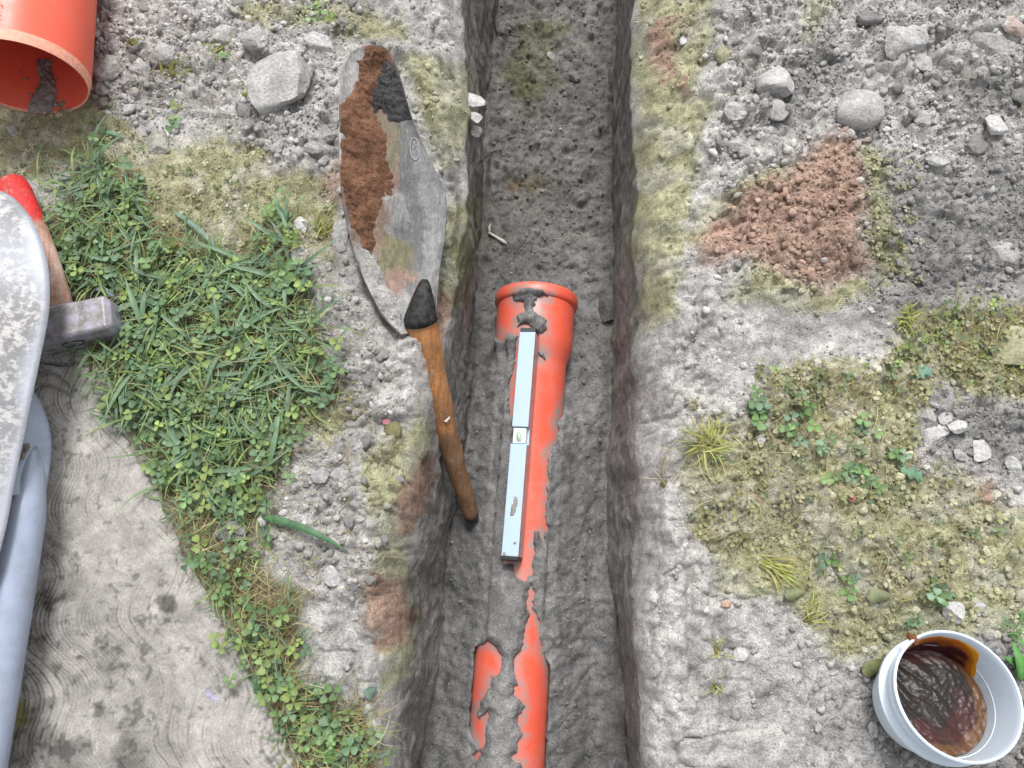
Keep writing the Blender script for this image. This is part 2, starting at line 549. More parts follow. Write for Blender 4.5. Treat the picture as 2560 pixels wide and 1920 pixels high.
SLAB = [(-400, 905), (205, 905), (262, 965), (330, 1120), (430, 1310), (560, 1560), (640, 1715), (745, 1925), (900, 2230), (-400, 2230)]
GRASS = [(-150, 560), (120, 560), (200, 470), (260, 395), (335, 420), (430, 600), (600, 640), (700, 560), (745, 520), (760, 640), (790, 860), (860, 980), (760, 1060), (690, 1200), (650, 1300), (650, 1420), (760, 1480), (740, 1700), (905, 1780), (950, 1900), (930, 2100), (800, 2100), (720, 1920), (620, 1700), (520, 1500), (430, 1330), (400, 1200), (300, 1050), (250, 950), (200, 860), (300, 760), (-150, 800)]
OLIVE = [
 [(590, 0), (870, 0), (1020, 60), (1030, 110), (900, 100), (860, 80), (830, 30), (700, 60), (600, 50)],
 [(1000, 140), (1100, 140), (1170, 150), (1185, 260), (1150, 390), (1090, 400), (1040, 260)],
 [(1080, 480), (1185, 500), (1190, 640), (1150, 760), (1060, 740), (1060, 560)],
 [(-200, 250), (230, 240), (300, 290), (380, 390), (560, 330), (660, 370), (640, 420), (760, 420), (830, 440), (850, 560), (830, 700), (720, 540), (560, 580), (430, 540), (330, 430), (230, 400), (-200, 520)],
 [(300, 430), (720, 450), (800, 900), (900, 1040), (820, 1090), (700, 1080), (420, 1000), (260, 800)],
 [(900, 1140), (1010, 1080), (1060, 1000), (1075, 1100), (1030, 1400), (1020, 1700), (940, 1750), (935, 1440), (950, 1300), (900, 1200)],
 [(1580, -100), (1790, -100), (1780, 100), (1740, 250), (1780, 280), (1760, 400), (1720, 550), (1700, 640), (1690, 780), (1590, 840), (1580, 600), (1590, 300)],
 [(1700, 580), (1800, 500), (1950, 400), (2030, 390), (1900, 480), (1760, 600), (1720, 620)],
 [(2160, 350), (2220, 380), (2240, 560), (2280, 680), (2180, 740), (2080, 780), (1900, 760), (1810, 750), (1820, 700), (1900, 650), (2050, 720), (2170, 690)],
 [(1900, 920), (2030, 910), (2200, 930), (2250, 800), (2380, 780), (2700, 780), (2700, 990), (2430, 980), (2330, 960), (2280, 1150), (2400, 1180), (2500, 1250), (2700, 1290), (2700, 1560), (2200, 1640), (2080, 1640), (2030, 1560), (1960, 1500), (1800, 1480), (1760, 1380), (1700, 1200), (1690, 1090), (1800, 1030), (1900, 1060)],
 [(1290, 60), (1430, 75), (1380, 110), (1390, 200), (1320, 280), (1275, 200)],
 [(1250, 440), (1375, 455), (1310, 490)],
 [(2010, 0), (2080, 0), (2060, 60), (2010, 90)],
]
BROWN = [
 [(812, 435), (850, 395), (858, 480), (830, 492)],
 [(2090, 325), (2125, 330), (2155, 390), (2162, 530), (2140, 580), (2185, 640), (2130, 700), (2060, 715), (1990, 700), (1900, 655), (1750, 640), (1740, 590), (1830, 520), (1890, 460), (1980, 410), (2040, 360)],
 [(1000, 1200), (1060, 1130), (1090, 1140), (1080, 1250), (1030, 1345), (1000, 1345)],
 [(928, 1430), (1015, 1425), (1018, 1615), (928, 1620)],
 [(1640, 40), (1740, 45), (1690, 60), (1680, 200), (1640, 210)],
 [(1290, 465), (1325, 462), (1320, 485), (1295, 490)],
 [(2440, 1200), (2475, 1200), (2475, 1250), (2440, 1250)],
 [(1005, 700), (1030, 640), (1120, 740), (1100, 1000), (1080, 960), (1040, 840)],
 [(1700, 195), (1720, 195), (1720, 240), (1700, 240)],
]
DARK = [
 [(2200, 440), (2560, 360), (2700, 360), (2700, 720), (2400, 740), (2250, 760), (2230, 600)],
 [(1900, 230), (2000, 120), (2100, 110), (2080, 200), (1950, 330)],
 [(1850, 760), (2150, 780), (2250, 700), (2200, 820), (1950, 850)],
 [(2150, 1600), (2230, 1900), (2220, 2100), (2700, 2100), (2700, 1600)],
 [(2280, 980), (2700, 1000), (2700, 1200), (2350, 1150)],
 [(2380, 180), (2700, 150), (2700, 300), (2430, 300)],
]
RUB_L = [(200, -150), (1000, -150), (930, 60), (840, 130), (850, 450), (700, 420), (640, 380), (560, 330), (300, 300), (230, 240)]
RUB_R = [(1780, 60), (1900, -150), (2800, -150), (2800, 700), (2200, 780), (1850, 700), (1780, 420)]
RUB_LB = [(730, 560), (850, 700), (1000, 900), (1010, 1300), (920, 1500), (760, 1500), (640, 1300), (700, 1180), (850, 1010), (790, 850)]
RUB_RB = [(1700, 1000), (2800, 760), (2800, 2200), (2050, 2200), (2000, 1650), (1750, 1450)]
HEAP = [(1990, 420), (2100, 330), (2160, 420), (2150, 640), (2000, 690), (1880, 620)]

def msk(polys, X, Y, soft=22):
    o = np.zeros(X.shape)
    for p in polys:
        o = np.maximum(o, 1 - sstep(-soft, soft, polysd(p, X, Y)))
    return o

def soil_colour(px, py, x, y, wx=0, wy=0, soft=20):
    """the soil's own colour at a spot"""
    X, Y = px + wx, py + wy
    g = np.array([0.520, 0.503, 0.485])
    olive = np.array([0.41, 0.405, 0.24]); brown = np.array([0.43, 0.290, 0.225]); dark = np.array([0.230, 0.225, 0.220])
    thatch = np.array([0.19, 0.165, 0.085])
    c = np.ones(px.shape + (3,)) * g
    v = 1 + 0.16 * noise2(x, y, 9, 31) + 0.12 * noise2(x, y, 34, 32)
    c = c * v[..., None]
    def lay(c, m, k): return c * (1 - m[..., None]) + (k * v[..., None]) * m[..., None]
    c = lay(c, 0.72 * msk(DARK, X, Y, 60), dark)
    mo = msk(OLIVE, X, Y, soft) * (0.62 + 0.38 * sstep(-0.5, 0.3, noise2(x, y, 40, 41)))
    c = lay(c, mo * 0.9, olive)
    c = lay(c, msk([GRASS], X, Y, 30) * 0.9, thatch)
    c = lay(c, 0.95 * msk(BROWN[2:], X, Y, soft * 0.8), brown)
    c = lay(c, 0.95 * msk(BROWN[:2], X, Y, soft * 1.5), brown)
    return c

# ---- relief
rub = np.maximum.reduce([msk([RUB_L], PX0 + wpx, PY0 + wpy, 40), 0.95 * msk([RUB_R], PX0 + wpx, PY0 + wpy, 60), 0.7 * msk([RUB_LB], PX0 + wpx, PY0 + wpy, 40), 0.65 * msk([RUB_RB], PX0 + wpx, PY0 + wpy, 60)])
rub = np.where(far, 0.4, rub) * w_top * (1 - 0.65 * w_bank)
slab_m = 1 - sstep(-30, 10, polysd(SLAB, PX0, PY0)); slab_m = np.where(far, 0, slab_m)
h = 0.006 * fbm2(GX, GY, 5, 3, 3) + 0.0028 * fbm2(GX, GY, 26, 3, 9)
h += 0.0011 * fbm2(GX, GY, 130, 3, 12)
b1, s1, r1 = worley(GX + 0.01 * noise2(GX, GY, 40, 71), GY + 0.01 * noise2(GX, GY, 40, 72), 26, 21)
h += rub * 0.009 * np.sqrt(np.clip(1 - (b1 / 0.62) ** 2, 0, 1)) * sstep(0.45, 0.75, r1)
b2, s2, r2 = worley(GX + 0.004 * noise2(GX, GY, 90, 73), GY + 0.004 * noise2(GX, GY, 90, 74), 68, 22)
h += (0.35 + 0.65 * rub) * 0.0056 * np.sqrt(np.clip(1 - (b2 / 0.66) ** 2, 0, 1)) * sstep(0.3, 0.7, r2)
b3, s3, r3 = worley(GX, GY, 150, 23)
h += (0.3 + 0.7 * rub) * 0.0026 * np.sqrt(np.clip(1 - (b3 / 0.7) ** 2, 0, 1)) * sstep(0.2, 0.6, r3)
h -= rub * 0.0035 * (1 - sstep(0.0, 0.16, s2 - b2)) + rub * 0.005 * (1 - sstep(0.0, 0.10, s1 - b1)) * sstep(-.1, .4, noise2(GX, GY, 12, 77))
bankz = np.where(GX > 0, sstep(i_lr - 4, i_lr + 10, ci) * (1 - sstep(i_sr + 20, i_sr + 70, ci)), sstep(i_sl - 50, i_sl, ci) * (1 - sstep(i_lip - 6, i_lip + 2, ci)))
bil = np.abs(noise2(GX * 1.3, GY * .8, 24, 78)) ; bil2 = np.abs(noise2(GX, GY, 55, 79))
h += bankz * (0.020 * (bil - .3) + 0.008 * (bil2 - .3)) - bankz * 0.006 * (1 - sstep(0.0, 0.05, np.abs(noise2(GX + .01 * noise2(GX, GY, 60, 75), GY * 1.4, 15, 76))))
# spoil thrown up on the right and a low heap of brown earth
spoil = np.where(far, 0.3, 1 - sstep(-380, 120, polysd([(2000, -300), (2900, -300), (2900, 420), (2450, 380), (2150, 250)], PX0, PY0)))
h += 0.05 * spoil * w_top
hp = np.where(far, 0, 1 - sstep(-90, 60, polysd(HEAP, PX0 + wpx, PY0 + wpy)))
h += 0.016 * hp
# cracks and ledges on the right bank
led = noise2(GX + 0.02 * noise2(GX, GY, 30, 52), GY + 0.02 * noise2(GX, GY, 30, 53), 13, 51); h += w_top * 0.006 * sstep(-0.1, 0.35, led) * np.where(GX > 0, 1, 0.4)
h += bankz * 0.0022 * np.sqrt(np.clip(1 - (b3 / 0.7) ** 2, 0, 1)) * sstep(0.2, 0.6, r3) + bankz * .003 * np.sqrt(np.clip(1 - (b2 / 0.66) ** 2, 0, 1)) * sstep(0.5, 0.8, r2)
h = h * w_top
h -= 0.02 * slab_m
h -= 0.022 * w_top * (1 - sstep(-25, 20, polysd([(930, 130), (1010, 150), (1150, 430), (1140, 800), (960, 800), (900, 500)], PX0, PY0)))
h -= 0.026 * w_top * (1 - sstep(-30, 50, polysd([(905, 470), (1150, 430), (1140, 800), (990, 830), (930, 720)], PX0, PY0)))
# sand of the floor
hs = 0.0042 * fbm2(GX, GY, 13, 3, 61) + 0.0030 * fbm2(GX, GY, 48, 3, 62) + 0.0016 * fbm2(GX, GY, 150, 2, 63)
bb, ss, rr_ = worley(GX, GY, 95, 64); hs += 0.0022 * np.sqrt(np.clip(1 - (bb / 0.6) ** 2, 0, 1)) * sstep(0.55, 0.8, rr_)
b5, s5, r5 = worley(GX, GY, 42, 65); hs += 0.0045 * np.sqrt(np.clip(1 - (b5 / 0.5) ** 2, 0, 1)) * sstep(0.75, 0.9, r5)
hs += -0.004 * sstep(0.35, 0.75, np.abs(noise2(GX, GY, 20, 66)))
hs = hs * (1 + .5 * (1 - sstep(600, 760, PY0)))
h += w_floor * hs
# floor: fillet at the foot of the walls
foot = (1 - sstep(i_fl, i_fl + 26, ci)) * (ci >= i_fl) + sstep(i_fr - 22, i_fr, ci) * (ci <= i_fr)
h += 0.012 * foot * w_floor
# a slope of slumped sand along the left wall near the viewer
slump = sstep(1150, 1450, PY0) * (1 - sstep(1020, 1200, PX0)) * w_floor
h += 0.012 * slump
GZ2 = GZ + h
# walls: shaved faces with spade marks, pushed sideways
wn1 = fbm3(GX, GY, GZ, 16, 3, 81) * 0.0055 + fbm3(GX * .5, GY * 1.2, GZ * .35, 42, 3, 82) * 0.0026 + fbm3(GX, GY, GZ, 150, 2, 83) * 0.0013
lump3 = np.maximum(0, noise3(GX, GY, GZ, 38, 84)) ** 2 * 0.011
sgn = np.where(GX > 0.03, -1.0, 1.0)
GX2 = GX + w_wall * sgn * (wn1 * np.where(GX > .03, .55, .9) + lump3 * 0.35) + (w_floor + w_top) * 0
GZ2 += w_wall * 0.004 * fbm3(GX, GY, GZ, 30, 3, 85)
GY2 = GY + w_wall * 0.003 * noise3(GX, GY, GZ, 60, 86)

# ---- sand lying against and over the pipe
ax, az = pipe_axis(GY2); RR = pipe_R(GY2)
dxp = GX2 - ax
on = (RR > 0) & (w_floor > 0.02)
inr = np.abs(dxp) < RR
zs = az + np.sqrt(np.clip(RR ** 2 - dxp ** 2, 0, 1))
PXp, PYp = proj(np.stack([GX2, GY2, np.where(inr, zs, az)], -1))
jag = 4.0 * noise2(GX, GY, 85, 101) + 3.5 * noise2(GX, GY, 210, 102) + 3 * noise2(GX, GY, 40, 103)
vis = np.minimum.reduce([polysd(p, PXp + jag, PYp + jag * 0.7) for p in (V1, V2, V3, V4)])
for p in (S1, S2):
    vis = np.maximum(vis, -polysd(p, PXp + jag * 1.3, PYp + jag * 1.3))
wv = np.where(inr, sstep(-2.5, 2.5, vis), 1.0)                                        # 0 = bare pipe, 1 = sand
fillL = np.where(inr, sstep(820, 860, PYp), sstep(835 + 1.1 * (np.abs(dxp) - RR) * 1500, 900 + 1.6 * (np.abs(dxp) - RR) * 1500, PYp)); fillR = sstep(940, 1080, PYp)
fill = np.where(dxp < 0, fillL, fillR)
k = 0.72
zcov_in = zs + np.clip(0.0015 + 0.00055 * np.maximum(vis, 0), 0, 0.012) + 0.7 * np.maximum(hs, -0.001) * sstep(0, 25, vis)
zcov_out = az + RR * 0.69 - (np.abs(dxp) - k * RR) * 0.75 + 1.0 * hs + 0.003
zcov = np.where(np.abs(dxp) < k * RR, zcov_in, zcov_out)
zcov = np.where(fill < 0.01, np.where(inr, np.where(vis > 0, zcov_in, -9), -9), zcov * 1.0)
zcov = np.where((zcov > -5) & inr & (fill > .5), np.maximum(zcov, zs + .002 + .5 * np.maximum(hs, 0)), zcov)
hid = np.maximum(GZ2, np.where(zcov > -5, zcov * 1.0, -9))
hid = GZ2 + (hid - GZ2) * np.where(inr & (np.abs(dxp) < k * RR), 1.0, fill)
bare = np.where(inr, np.minimum(GZ2, zs - 0.006), GZ2)
znew = bare * (1 - wv) + hid * wv
GZ2 = np.where(on, GZ2 * (1 - np.minimum(1, w_floor * 3)) + znew * np.minimum(1, w_floor * 3), GZ2)

PXg, PYg = proj(np.stack([GX2, GY2, GZ2], -1))
PXc = np.where(far, -5000, PXg); PYc = np.where(far, -5000, PYg)
gcol = soil_colour(PXc, PYc, GX, GY, wpx * 0.8, wpy * 0.8)
damp = np.array([0.43, 0.425, 0.415])
gcol = gcol * (1 - (w_floor + 0.80 * w_wall)[..., None] * (1 - damp))        # damp, freshly dug sand and walls
gcol = np.where((w_floor > 0.5)[..., None] & (PYc > 640)[..., None] & (~far)[..., None], gcol.mean(-1, keepdims=True) * np.array([1.0, 0.99, 0.975]), gcol)
crest = (on & inr & (wv > .4) & (GZ2 > az + .02))[..., None]
gcol = np.where(crest, gcol * 1.30, gcol)                        # sand up on the pipe has dried paler
idx = np.arange(NR * NC).reshape(NR, NC)
quads = np.stack([idx[:-1, :-1], idx[:-1, 1:], idx[1:, 1:], idx[1:, :-1]], -1).reshape(-1, 4)
ground = mesh_np('ground', np.stack([GX2, GY2, GZ2], -1).reshape(-1, 3), quads, M['soil'], gcol.reshape(-1, 3))
tag(ground, 'pale grey crumbly soil cut by a narrow straight-sided trench', kind='structure')

# ---- height lookup for everything that lies on the ground
BX0, BY0, BS = -0.84, -0.32, 0.0025
bnx, bny = int(1.68 / BS), int(1.5 / BS)
HM = np.full((bnx, bny), -9.0)
bi = ((GX2 - BX0) / BS).astype(int); bj = ((GY2 - BY0) / BS).astype(int)
ok = (bi >= 0) & (bi < bnx) & (bj >= 0) & (bj < bny)
np.maximum.at(HM, (bi[ok], bj[ok]), GZ2[ok])
for _ in range(4):
    miss = HM < -5
    if not miss.any(): break
    P = np.pad(HM, 1, constant_values=-9.0)
    nb = np.maximum.reduce([P[:-2, 1:-1], P[2:, 1:-1], P[1:-1, :-2], P[1:-1, 2:]])
    HM = np.where(miss, nb, HM)
HM[HM < -5] = 0.0

def gz(x, y):
    i = np.clip(((np.asarray(x) - BX0) / BS).astype(int), 0, bnx - 1)
    j = np.clip(((np.asarray(y) - BY0) / BS).astype(int), 0, bny - 1)
    return HM[i, j]

def on_ground(px, py, it=8):
    px = np.asarray(px, float); py = np.asarray(py, float)
    z = np.zeros(np.broadcast(px, py).shape)
    for _ in range(it):
        P = at(px, py, z); z = 0.5 * z + 0.5 * gz(P[..., 0], P[..., 1])
    P = at(px, py, z); P[..., 2] = gz(P[..., 0], P[..., 1])
    return P

def pyobj(name, verts, faces, mat, parent=None, smooth=False):
    me = bpy.data.meshes.new(name); me.from_pydata([tuple(v) for v in verts], [], [tuple(f) for f in faces]); me.update()
    ob = bpy.data.objects.new(name, me); COL.objects.link(ob)
    me.materials.append(mat)
    if smooth: me.polygons.foreach_set('use_smooth', np.ones(len(me.polygons), bool))
    if parent is not None: adopt(ob, parent)
    return ob

# ================================================================== CONCRETE SLAB
def concrete_material():
    m, n, l, b = new_mat('brushed_concrete')
    tc = obj_coord(n)
    a = n.new('ShaderNodeAttribute'); a.attribute_name = 'Col'
    n1 = noise_node(n, l, 30, 6, 0.7, tc); n2 = noise_node(n, l, 420, 4, 0.7, tc); n3 = noise_node(n, l, 1300, 2, 0.6, tc)
    r1 = ramp(n, l, n1.outputs[0], [(0.32, (0.72,) * 3), (0.66, (1.12,) * 3)])
    r2 = ramp(n, l, n2.outputs[0], [(0.3, (0.72,) * 3), (0.7, (1.2,) * 3)])
    c = mixc(n, l, a.outputs['Color'], r1.outputs[0], 1.0, 'MULTIPLY')
    c = mixc(n, l, c, r2.outputs[0], 1.0, 'MULTIPLY')
    l.new(c, b.inputs['Base Color']); b.inputs['Roughness'].default_value = 0.92
    b.inputs['Specular IOR Level'].default_value = 0.2
    p = bump(n, l, b, n2.outputs[0], 0.5, 0.0015)
    bump(n, l, b, n3.outputs[0], 0.3, 0.0008, p)
    return m
M['concrete'] = concrete_material()

def grow(a, b, st, lo, hi):
    v = list(np.arange(a, b, st)); s = st; x = v[0]; L = []
    while x > lo: s *= 1.5; x -= s; L.append(x)
    s = st; x = v[-1]; U = []
    while x < hi: s *= 1.5; x += s; U.append(x)
    return np.array(L[::-1] + v + U)
SLZ = 0.006
slab_w = at(np.array([p[0] for p in SLAB]), np.array([p[1] for p in SLAB]), SLZ)[:, :2]
d_last = slab_w[8] - slab_w[7]; d_last /= np.linalg.norm(d_last)
slab_w[8] = slab_w[7] + d_last * 4.0
slab_w[9] = (-4.0, slab_w[8][1]); slab_w[0][0] = -4.0
sx = grow(-0.62, -0.16, 0.00135, -4.2, -0.16); sy = grow(-0.27, 0.30, 0.00135, -4.2, 0.30)
SX, SY = np.meshgrid(sx, sy, indexing='ij')
sd = polysd(slab_w, SX, SY) + 0.004 * noise2(SX, SY, 40, 201) + 0.0025 * noise2(SX, SY, 130, 202)
SPX, SPY = proj(np.stack([SX, SY, np.full_like(SX, SLZ)], -1))
# broom lines: the brush was swung from side to side while being drawn along
wig = 0.0165 * np.sin(2 * np.pi * SY / 0.128 + 1.1 + 0.7 * noise2(SX, SY, 5, 203)) + 0.004 * noise2(SX, SY, 16, 204)
ph = (SX + 0.42 * SY - wig + 0.0010 * noise2(SX, SY, 60, 218)) / 0.0052
ph = ph + 0.55 * noise2(ph, ph * 0, 0.45, 225)
env = 0.30 + 0.70 * sstep(-0.30, 0.50, noise2(SX, SY, 13, 205) + 0.5 * noise2(SX, SY, 45, 206) + 0.10)
env = env * (0.55 + 0.45 * sstep(-.5, .3, noise2(SX, SY, 170, 220)))
ln = np.floor(ph).astype(int)
depth = env * (0.12 + 0.88 * _h(ln, np.zeros_like(ln), np.zeros_like(ln), 3) ** 1.3)
cell = 0.5 + 0.5 * np.sin(2 * np.pi * ph - np.pi / 2 + 0.7 * noise2(SX, SY, 110, 207))
cell = 1 - (1 - cell) if False else cell
gro = cell ** 3                                   # narrow grooves between flat ridges
SZ = SLZ + 0.0012 * noise2(SX, SY, 9, 208) - 0.0034 * depth * gro + 0.0005 * fbm2(SX, SY, 120, 2, 209)
pit = np.maximum(0, noise2(SX, SY, 75, 210) - 0.62); SZ -= 0.006 * pit
SZ -= 0.03 * sstep(-0.003, 0.006, sd)
keep = sd < 0.008
sid = np.arange(SX.size).reshape(SX.shape)
q = np.stack([sid[:-1, :-1], sid[1:, :-1], sid[1:, 1:], sid[:-1, 1:]], -1)
kq = (keep[:-1, :-1] & keep[1:, :-1] & keep[1:, 1:] & keep[:-1, 1:])
q = q[kq]
used = np.unique(q); remap = np.full(SX.size, -1); remap[used] = np.arange(len(used))
stain = msk([[(-60, 1500), (180, 1440), (330, 1640), (400, 1920), (420, 2300), (-400, 2300)]], SPX + 60 * noise2(SX, SY, 14, 211), SPY + 60 * noise2(SX, SY, 14, 212), 110)
stain = stain * sstep(-0.5, 0.35, noise2(SX, SY, 26, 213) + 0.4 * noise2(SX, SY, 80, 214))
speck = sstep(.25, .8, noise2(SX, SY, 110, 223) * .6 + noise2(SX, SY, 300, 226) * .45 + noise2(SX, SY, 26, 224) * .35 + .25 * stain)
wet = msk([[(395, 1490), (440, 1490), (438, 1525), (410, 1535), (398, 1520)], [(405, 1545), (425, 1540), (425, 1560), (405, 1560)], [(110, 1500), (165, 1480), (160, 1500), (115, 1540)], [(120, 1660), (150, 1655), (140, 1690)], [(230, 1760), (265, 1750), (262, 1790), (235, 1795)], [(485, 1495), (500, 1490), (500, 1510), (485, 1512)]], SPX + 8 * noise2(SX, SY, 90, 215), SPY + 8 * noise2(SX, SY, 90, 216), 7)
cc = (1 - 0.60 * depth * gro)[..., None] * np.array([0.41, 0.387, 0.36])[None, None] * (1 + 0.14 * noise2(SX, SY, 12, 217) + 0.12 * noise2(SX, SY, 45, 221) + .10 * noise2(SX, SY, 130, 222))[..., None]
cc = cc * (1 - 0.55 * np.maximum(stain, .35 * sstep(1250, 1800, SPY - .6 * SPX + 300) * sstep(900, 500, SPX))[..., None]) * (1 - 0.6 * wet[..., None]) * (1 - 0.45 * speck[..., None])
mossy = msk([[(30, 1750), (60, 1745), (68, 1810), (28, 1830)]], SPX, SPY, 10)[..., None] * 0.7
cc = cc * (1 - mossy) + np.array([0.16, 0.15, 0.03]) * mossy
blue = msk([[(512, 1725), (545, 1745), (540, 1752), (515, 1740)]], SPX, SPY, 4)[..., None] * 0.6
cc = cc * (1 - blue) + np.array([0.42, 0.42, 0.75]) * blue
slab = mesh_np('concrete_slab', np.stack([SX, SY, SZ], -1).reshape(-1, 3)[used], remap[q], M['concrete'], cc.reshape(-1, 3)[used])
tag(slab, 'pale brushed concrete paving with wavy broom lines beside the grass', kind='structure')

# ================================================================== PIPES
def orient_y(ob, origin, d):
    d = Vector(d).normalized()
    x = d.cross(Vector((0, 0, 1))).normalized(); z = x.cross(d)
    m = Matrix((x, d, z)).transposed().to_4x4(); m.translation = Vector(origin)
    ob.matrix_world = m
    return m

root = empty('buried_drain_pipe', pA)
prof_ring = [(0.000, 0.0600), (0.000, 0.0662), (0.003, 0.0684), (0.008, 0.0690), (0.014, 0.0688), (0.018, 0.0675), (0.021, 0.0638), (0.021, 0.0600)]
prof_body = [(0.0212, 0.0602), (0.0212, 0.0635), (0.05, 0.0635), (SOCK_L, 0.0635), (SOCK_L + 0.012, 0.0615), (SOCK_L + 0.03, 0.0552), (SOCK_L + 0.035, 0.055), (0.3, 0.055), (plen, 0.055), (plen, 0.0515), (SOCK_L + 0.04, 0.0515), (SOCK_L + 0.02, 0.0565), (SOCK_L, 0.0600)]
prof_body = prof_body[:7] + [(a_, 0.055) for a_ in np.arange(SOCK_L + .04, plen, .004)] + prof_body[8:]
prof_body = [(0.0212, 0.0602)] + [(a_, 0.0635) for a_ in np.arange(.0212, SOCK_L, .004)] + prof_body[3:]
for nm, pr in (('socket_ring', prof_ring), ('pipe_body', prof_body)):
    V, F = lathe_axis(pr, 160)
    d_ = Vector(pdir).normalized(); x_ = d_.cross(Vector((0, 0, 1))).normalized(); z_ = x_.cross(d_)
    W = pA + V[:, :1] * np.array(x_) + V[:, 1:2] * np.array(d_) + V[:, 2:] * np.array(z_)
    px_, py_ = proj(W)
    jg = 7 * noise3(W[:, 0], W[:, 1], W[:, 2], 60, 1) + 6 * noise3(W[:, 0], W[:, 1], W[:, 2], 190, 2)
    vs_ = np.minimum.reduce([polysd(p, px_, py_) for p in (V1, V2, V3, V4)])
    for p in (S1, S2): vs_ = np.maximum(vs_, -polysd(p, px_, py_))
    film = sstep(-26, 2, vs_ + jg) * (0.35 + .65 * sstep(-.5, .5, noise3(W[:, 0], W[:, 1], W[:, 2], 300, 3)))
    o = mesh_np(nm, V, F, M['pvc'], np.repeat(film[:, None], 3, 1)); sharp_smooth(o, 40)
    mm = orient_y(o, pA, pdir)
    adopt(o, root)
tag(root, 'orange plastic drain pipe half buried in grey sand along the trench floor', 'pipe')

# the larger pipe lying on the grass, upper left
P2 = at(52, 186, 0.105)
d2 = np.array([-0.075, 1.0, 0.0]); d2 /= np.linalg.norm(d2)
g2 = max(gz(P2[0], P2[1] + 0.03), gz(P2[0] + 0.05, P2[1] + 0.05), gz(P2[0], P2[1] + 0.1), 0.0)
R2 = 0.080
P2 = at(52, 197, g2 + R2 - 0.004)
root = empty('orange_pipe_offcut', P2)
pr = [(0.0, 0.0765), (0.0, 0.0775), (0.006, 0.0788), (0.0135, 0.0800), (0.30, 0.0800), (2.6, 0.0800), (2.6, 0.0760), (0.3, 0.0760), (0.003, 0.0760)]
V, F = lathe_axis(pr, 128)
M['pvc_cut'] = simple('cut_pvc_edge', (0.80, 0.36, 0.26), 0.6, nscale=200, var=0.15)
o = mesh_np('pipe_wall', V, F, M['pvc_clean']); sharp_smooth(o, 30)
o.data.materials.append(M['pvc_cut'])
mi = np.zeros(len(o.data.polygons), np.int32); mi[:128 * 3] = 1; mi[-128:] = 1
o.data.polygons.foreach_set('material_index', mi)
m2 = orient_y(o, P2, d2); adopt(o, root)
# faint printing along the pipe (vertical row of small worn characters)
M['print'] = simple('faded_print', (0.30, 0.05, 0.05), 0.7)
th0 = math.atan2(0.99, 0.17)
strokes = []
def glyph(s0, segs, hgt=0.007, wid=0.0045):
    for (a, b, c, d) in segs:
        strokes.append((s0 + a * wid, b * hgt, s0 + c * wid, d * hgt))
glyph(0.022, [(0.5, 0, 0.5, 1)])
glyph(0.0285, [(0.3, 0.2, 0.7, 0.2), (0.3, 0.8, 0.7, 0.8)])
glyph(0.0405, [(0, 1, 1, 1), (1, 1, 1, 0.5), (1, 0.5, 0, 0.5), (0, 0.5, 0, 0), (0, 0, 1, 0)])
glyph(0.0535, [(0, 0, 1, 0), (1, 0, 1, 1), (1, 1, 0, 1), (0, 1, 0, 0), (0, 0.5, 1, 0.5)])
glyph(0.063, [(0, 0, 1, 0), (1, 0, 1, 1), (1, 1, 0, 1), (0, 1, 0, 0)])
vs, fs = [], []
for (a, b, c, d) in strokes:
    w = 0.00045
    dx, dy = c - a, d - b; L = math.hypot(dx, dy) or 1; nx, ny = -dy / L * w, dx / L * w
    base = len(vs)
    for (s_, t_) in ((a - nx, b - ny), (c - nx, d - ny), (c + nx, d + ny), (a + nx, b + ny)):
        th = th0 - 0.02 - t_ / R2
        vs.append((0.0803 * math.cos(th), s_, 0.0803 * math.sin(th)))
    fs.append((base, base + 1, base + 2, base + 3))
o = pyobj('printed_lettering', vs, fs, M['print']); orient_y(o, P2, d2); adopt(o, root)
tag(root, 'open end of a wide orange plastic pipe lying beside the rubble', 'pipe')
# lump of sand inside the wide pipe's mouth
n1, n2 = 46, 26
S_, T_ = np.meshgrid(np.linspace(-0.001, 0.085, n1), np.linspace(-1, 1, n2), indexing='ij')
wd = 0.0165 * (1 + 0.35 * noise2(S_, T_ * 0, 60, 5)) * (1 - 0.45 * sstep(0.03, 0.08, S_))
th = -math.pi / 2 - 0.22 + 0.06 * noise2(S_, S_ * 0, 25, 6) + T_ * wd / 0.076
thick = np.clip((1 - T_ ** 2), 0, 1) ** 0.6 * 0.006 * sstep(-0.0012, 0.012, S_) * (1 - 0.7 * sstep(0.04, 0.085, S_)) + 0.0016 * fbm2(S_, T_ * 0.014, 230, 3, 8)
rad = 0.0758 - np.maximum(thick, -0.001)
V = np.stack([rad * np.cos(th), S_, rad * np.sin(th)], -1).reshape(-1, 3)
ii = np.arange(n1 * n2).reshape(n1, n2)
F = np.stack([ii[:-1, :-1], ii[1:, :-1], ii[1:, 1:], ii[:-1, 1:]], -1).reshape(-1, 4)
c = np.ones((len(V), 3)) * np.array([0.33, 0.32, 0.31])
o = mesh_np('sand_clump', V, F, M['clod'], c); orient_y(o, P2, d2)
tag(o, 'small streak of grey sand lying inside the wide orange pipe', 'sand')
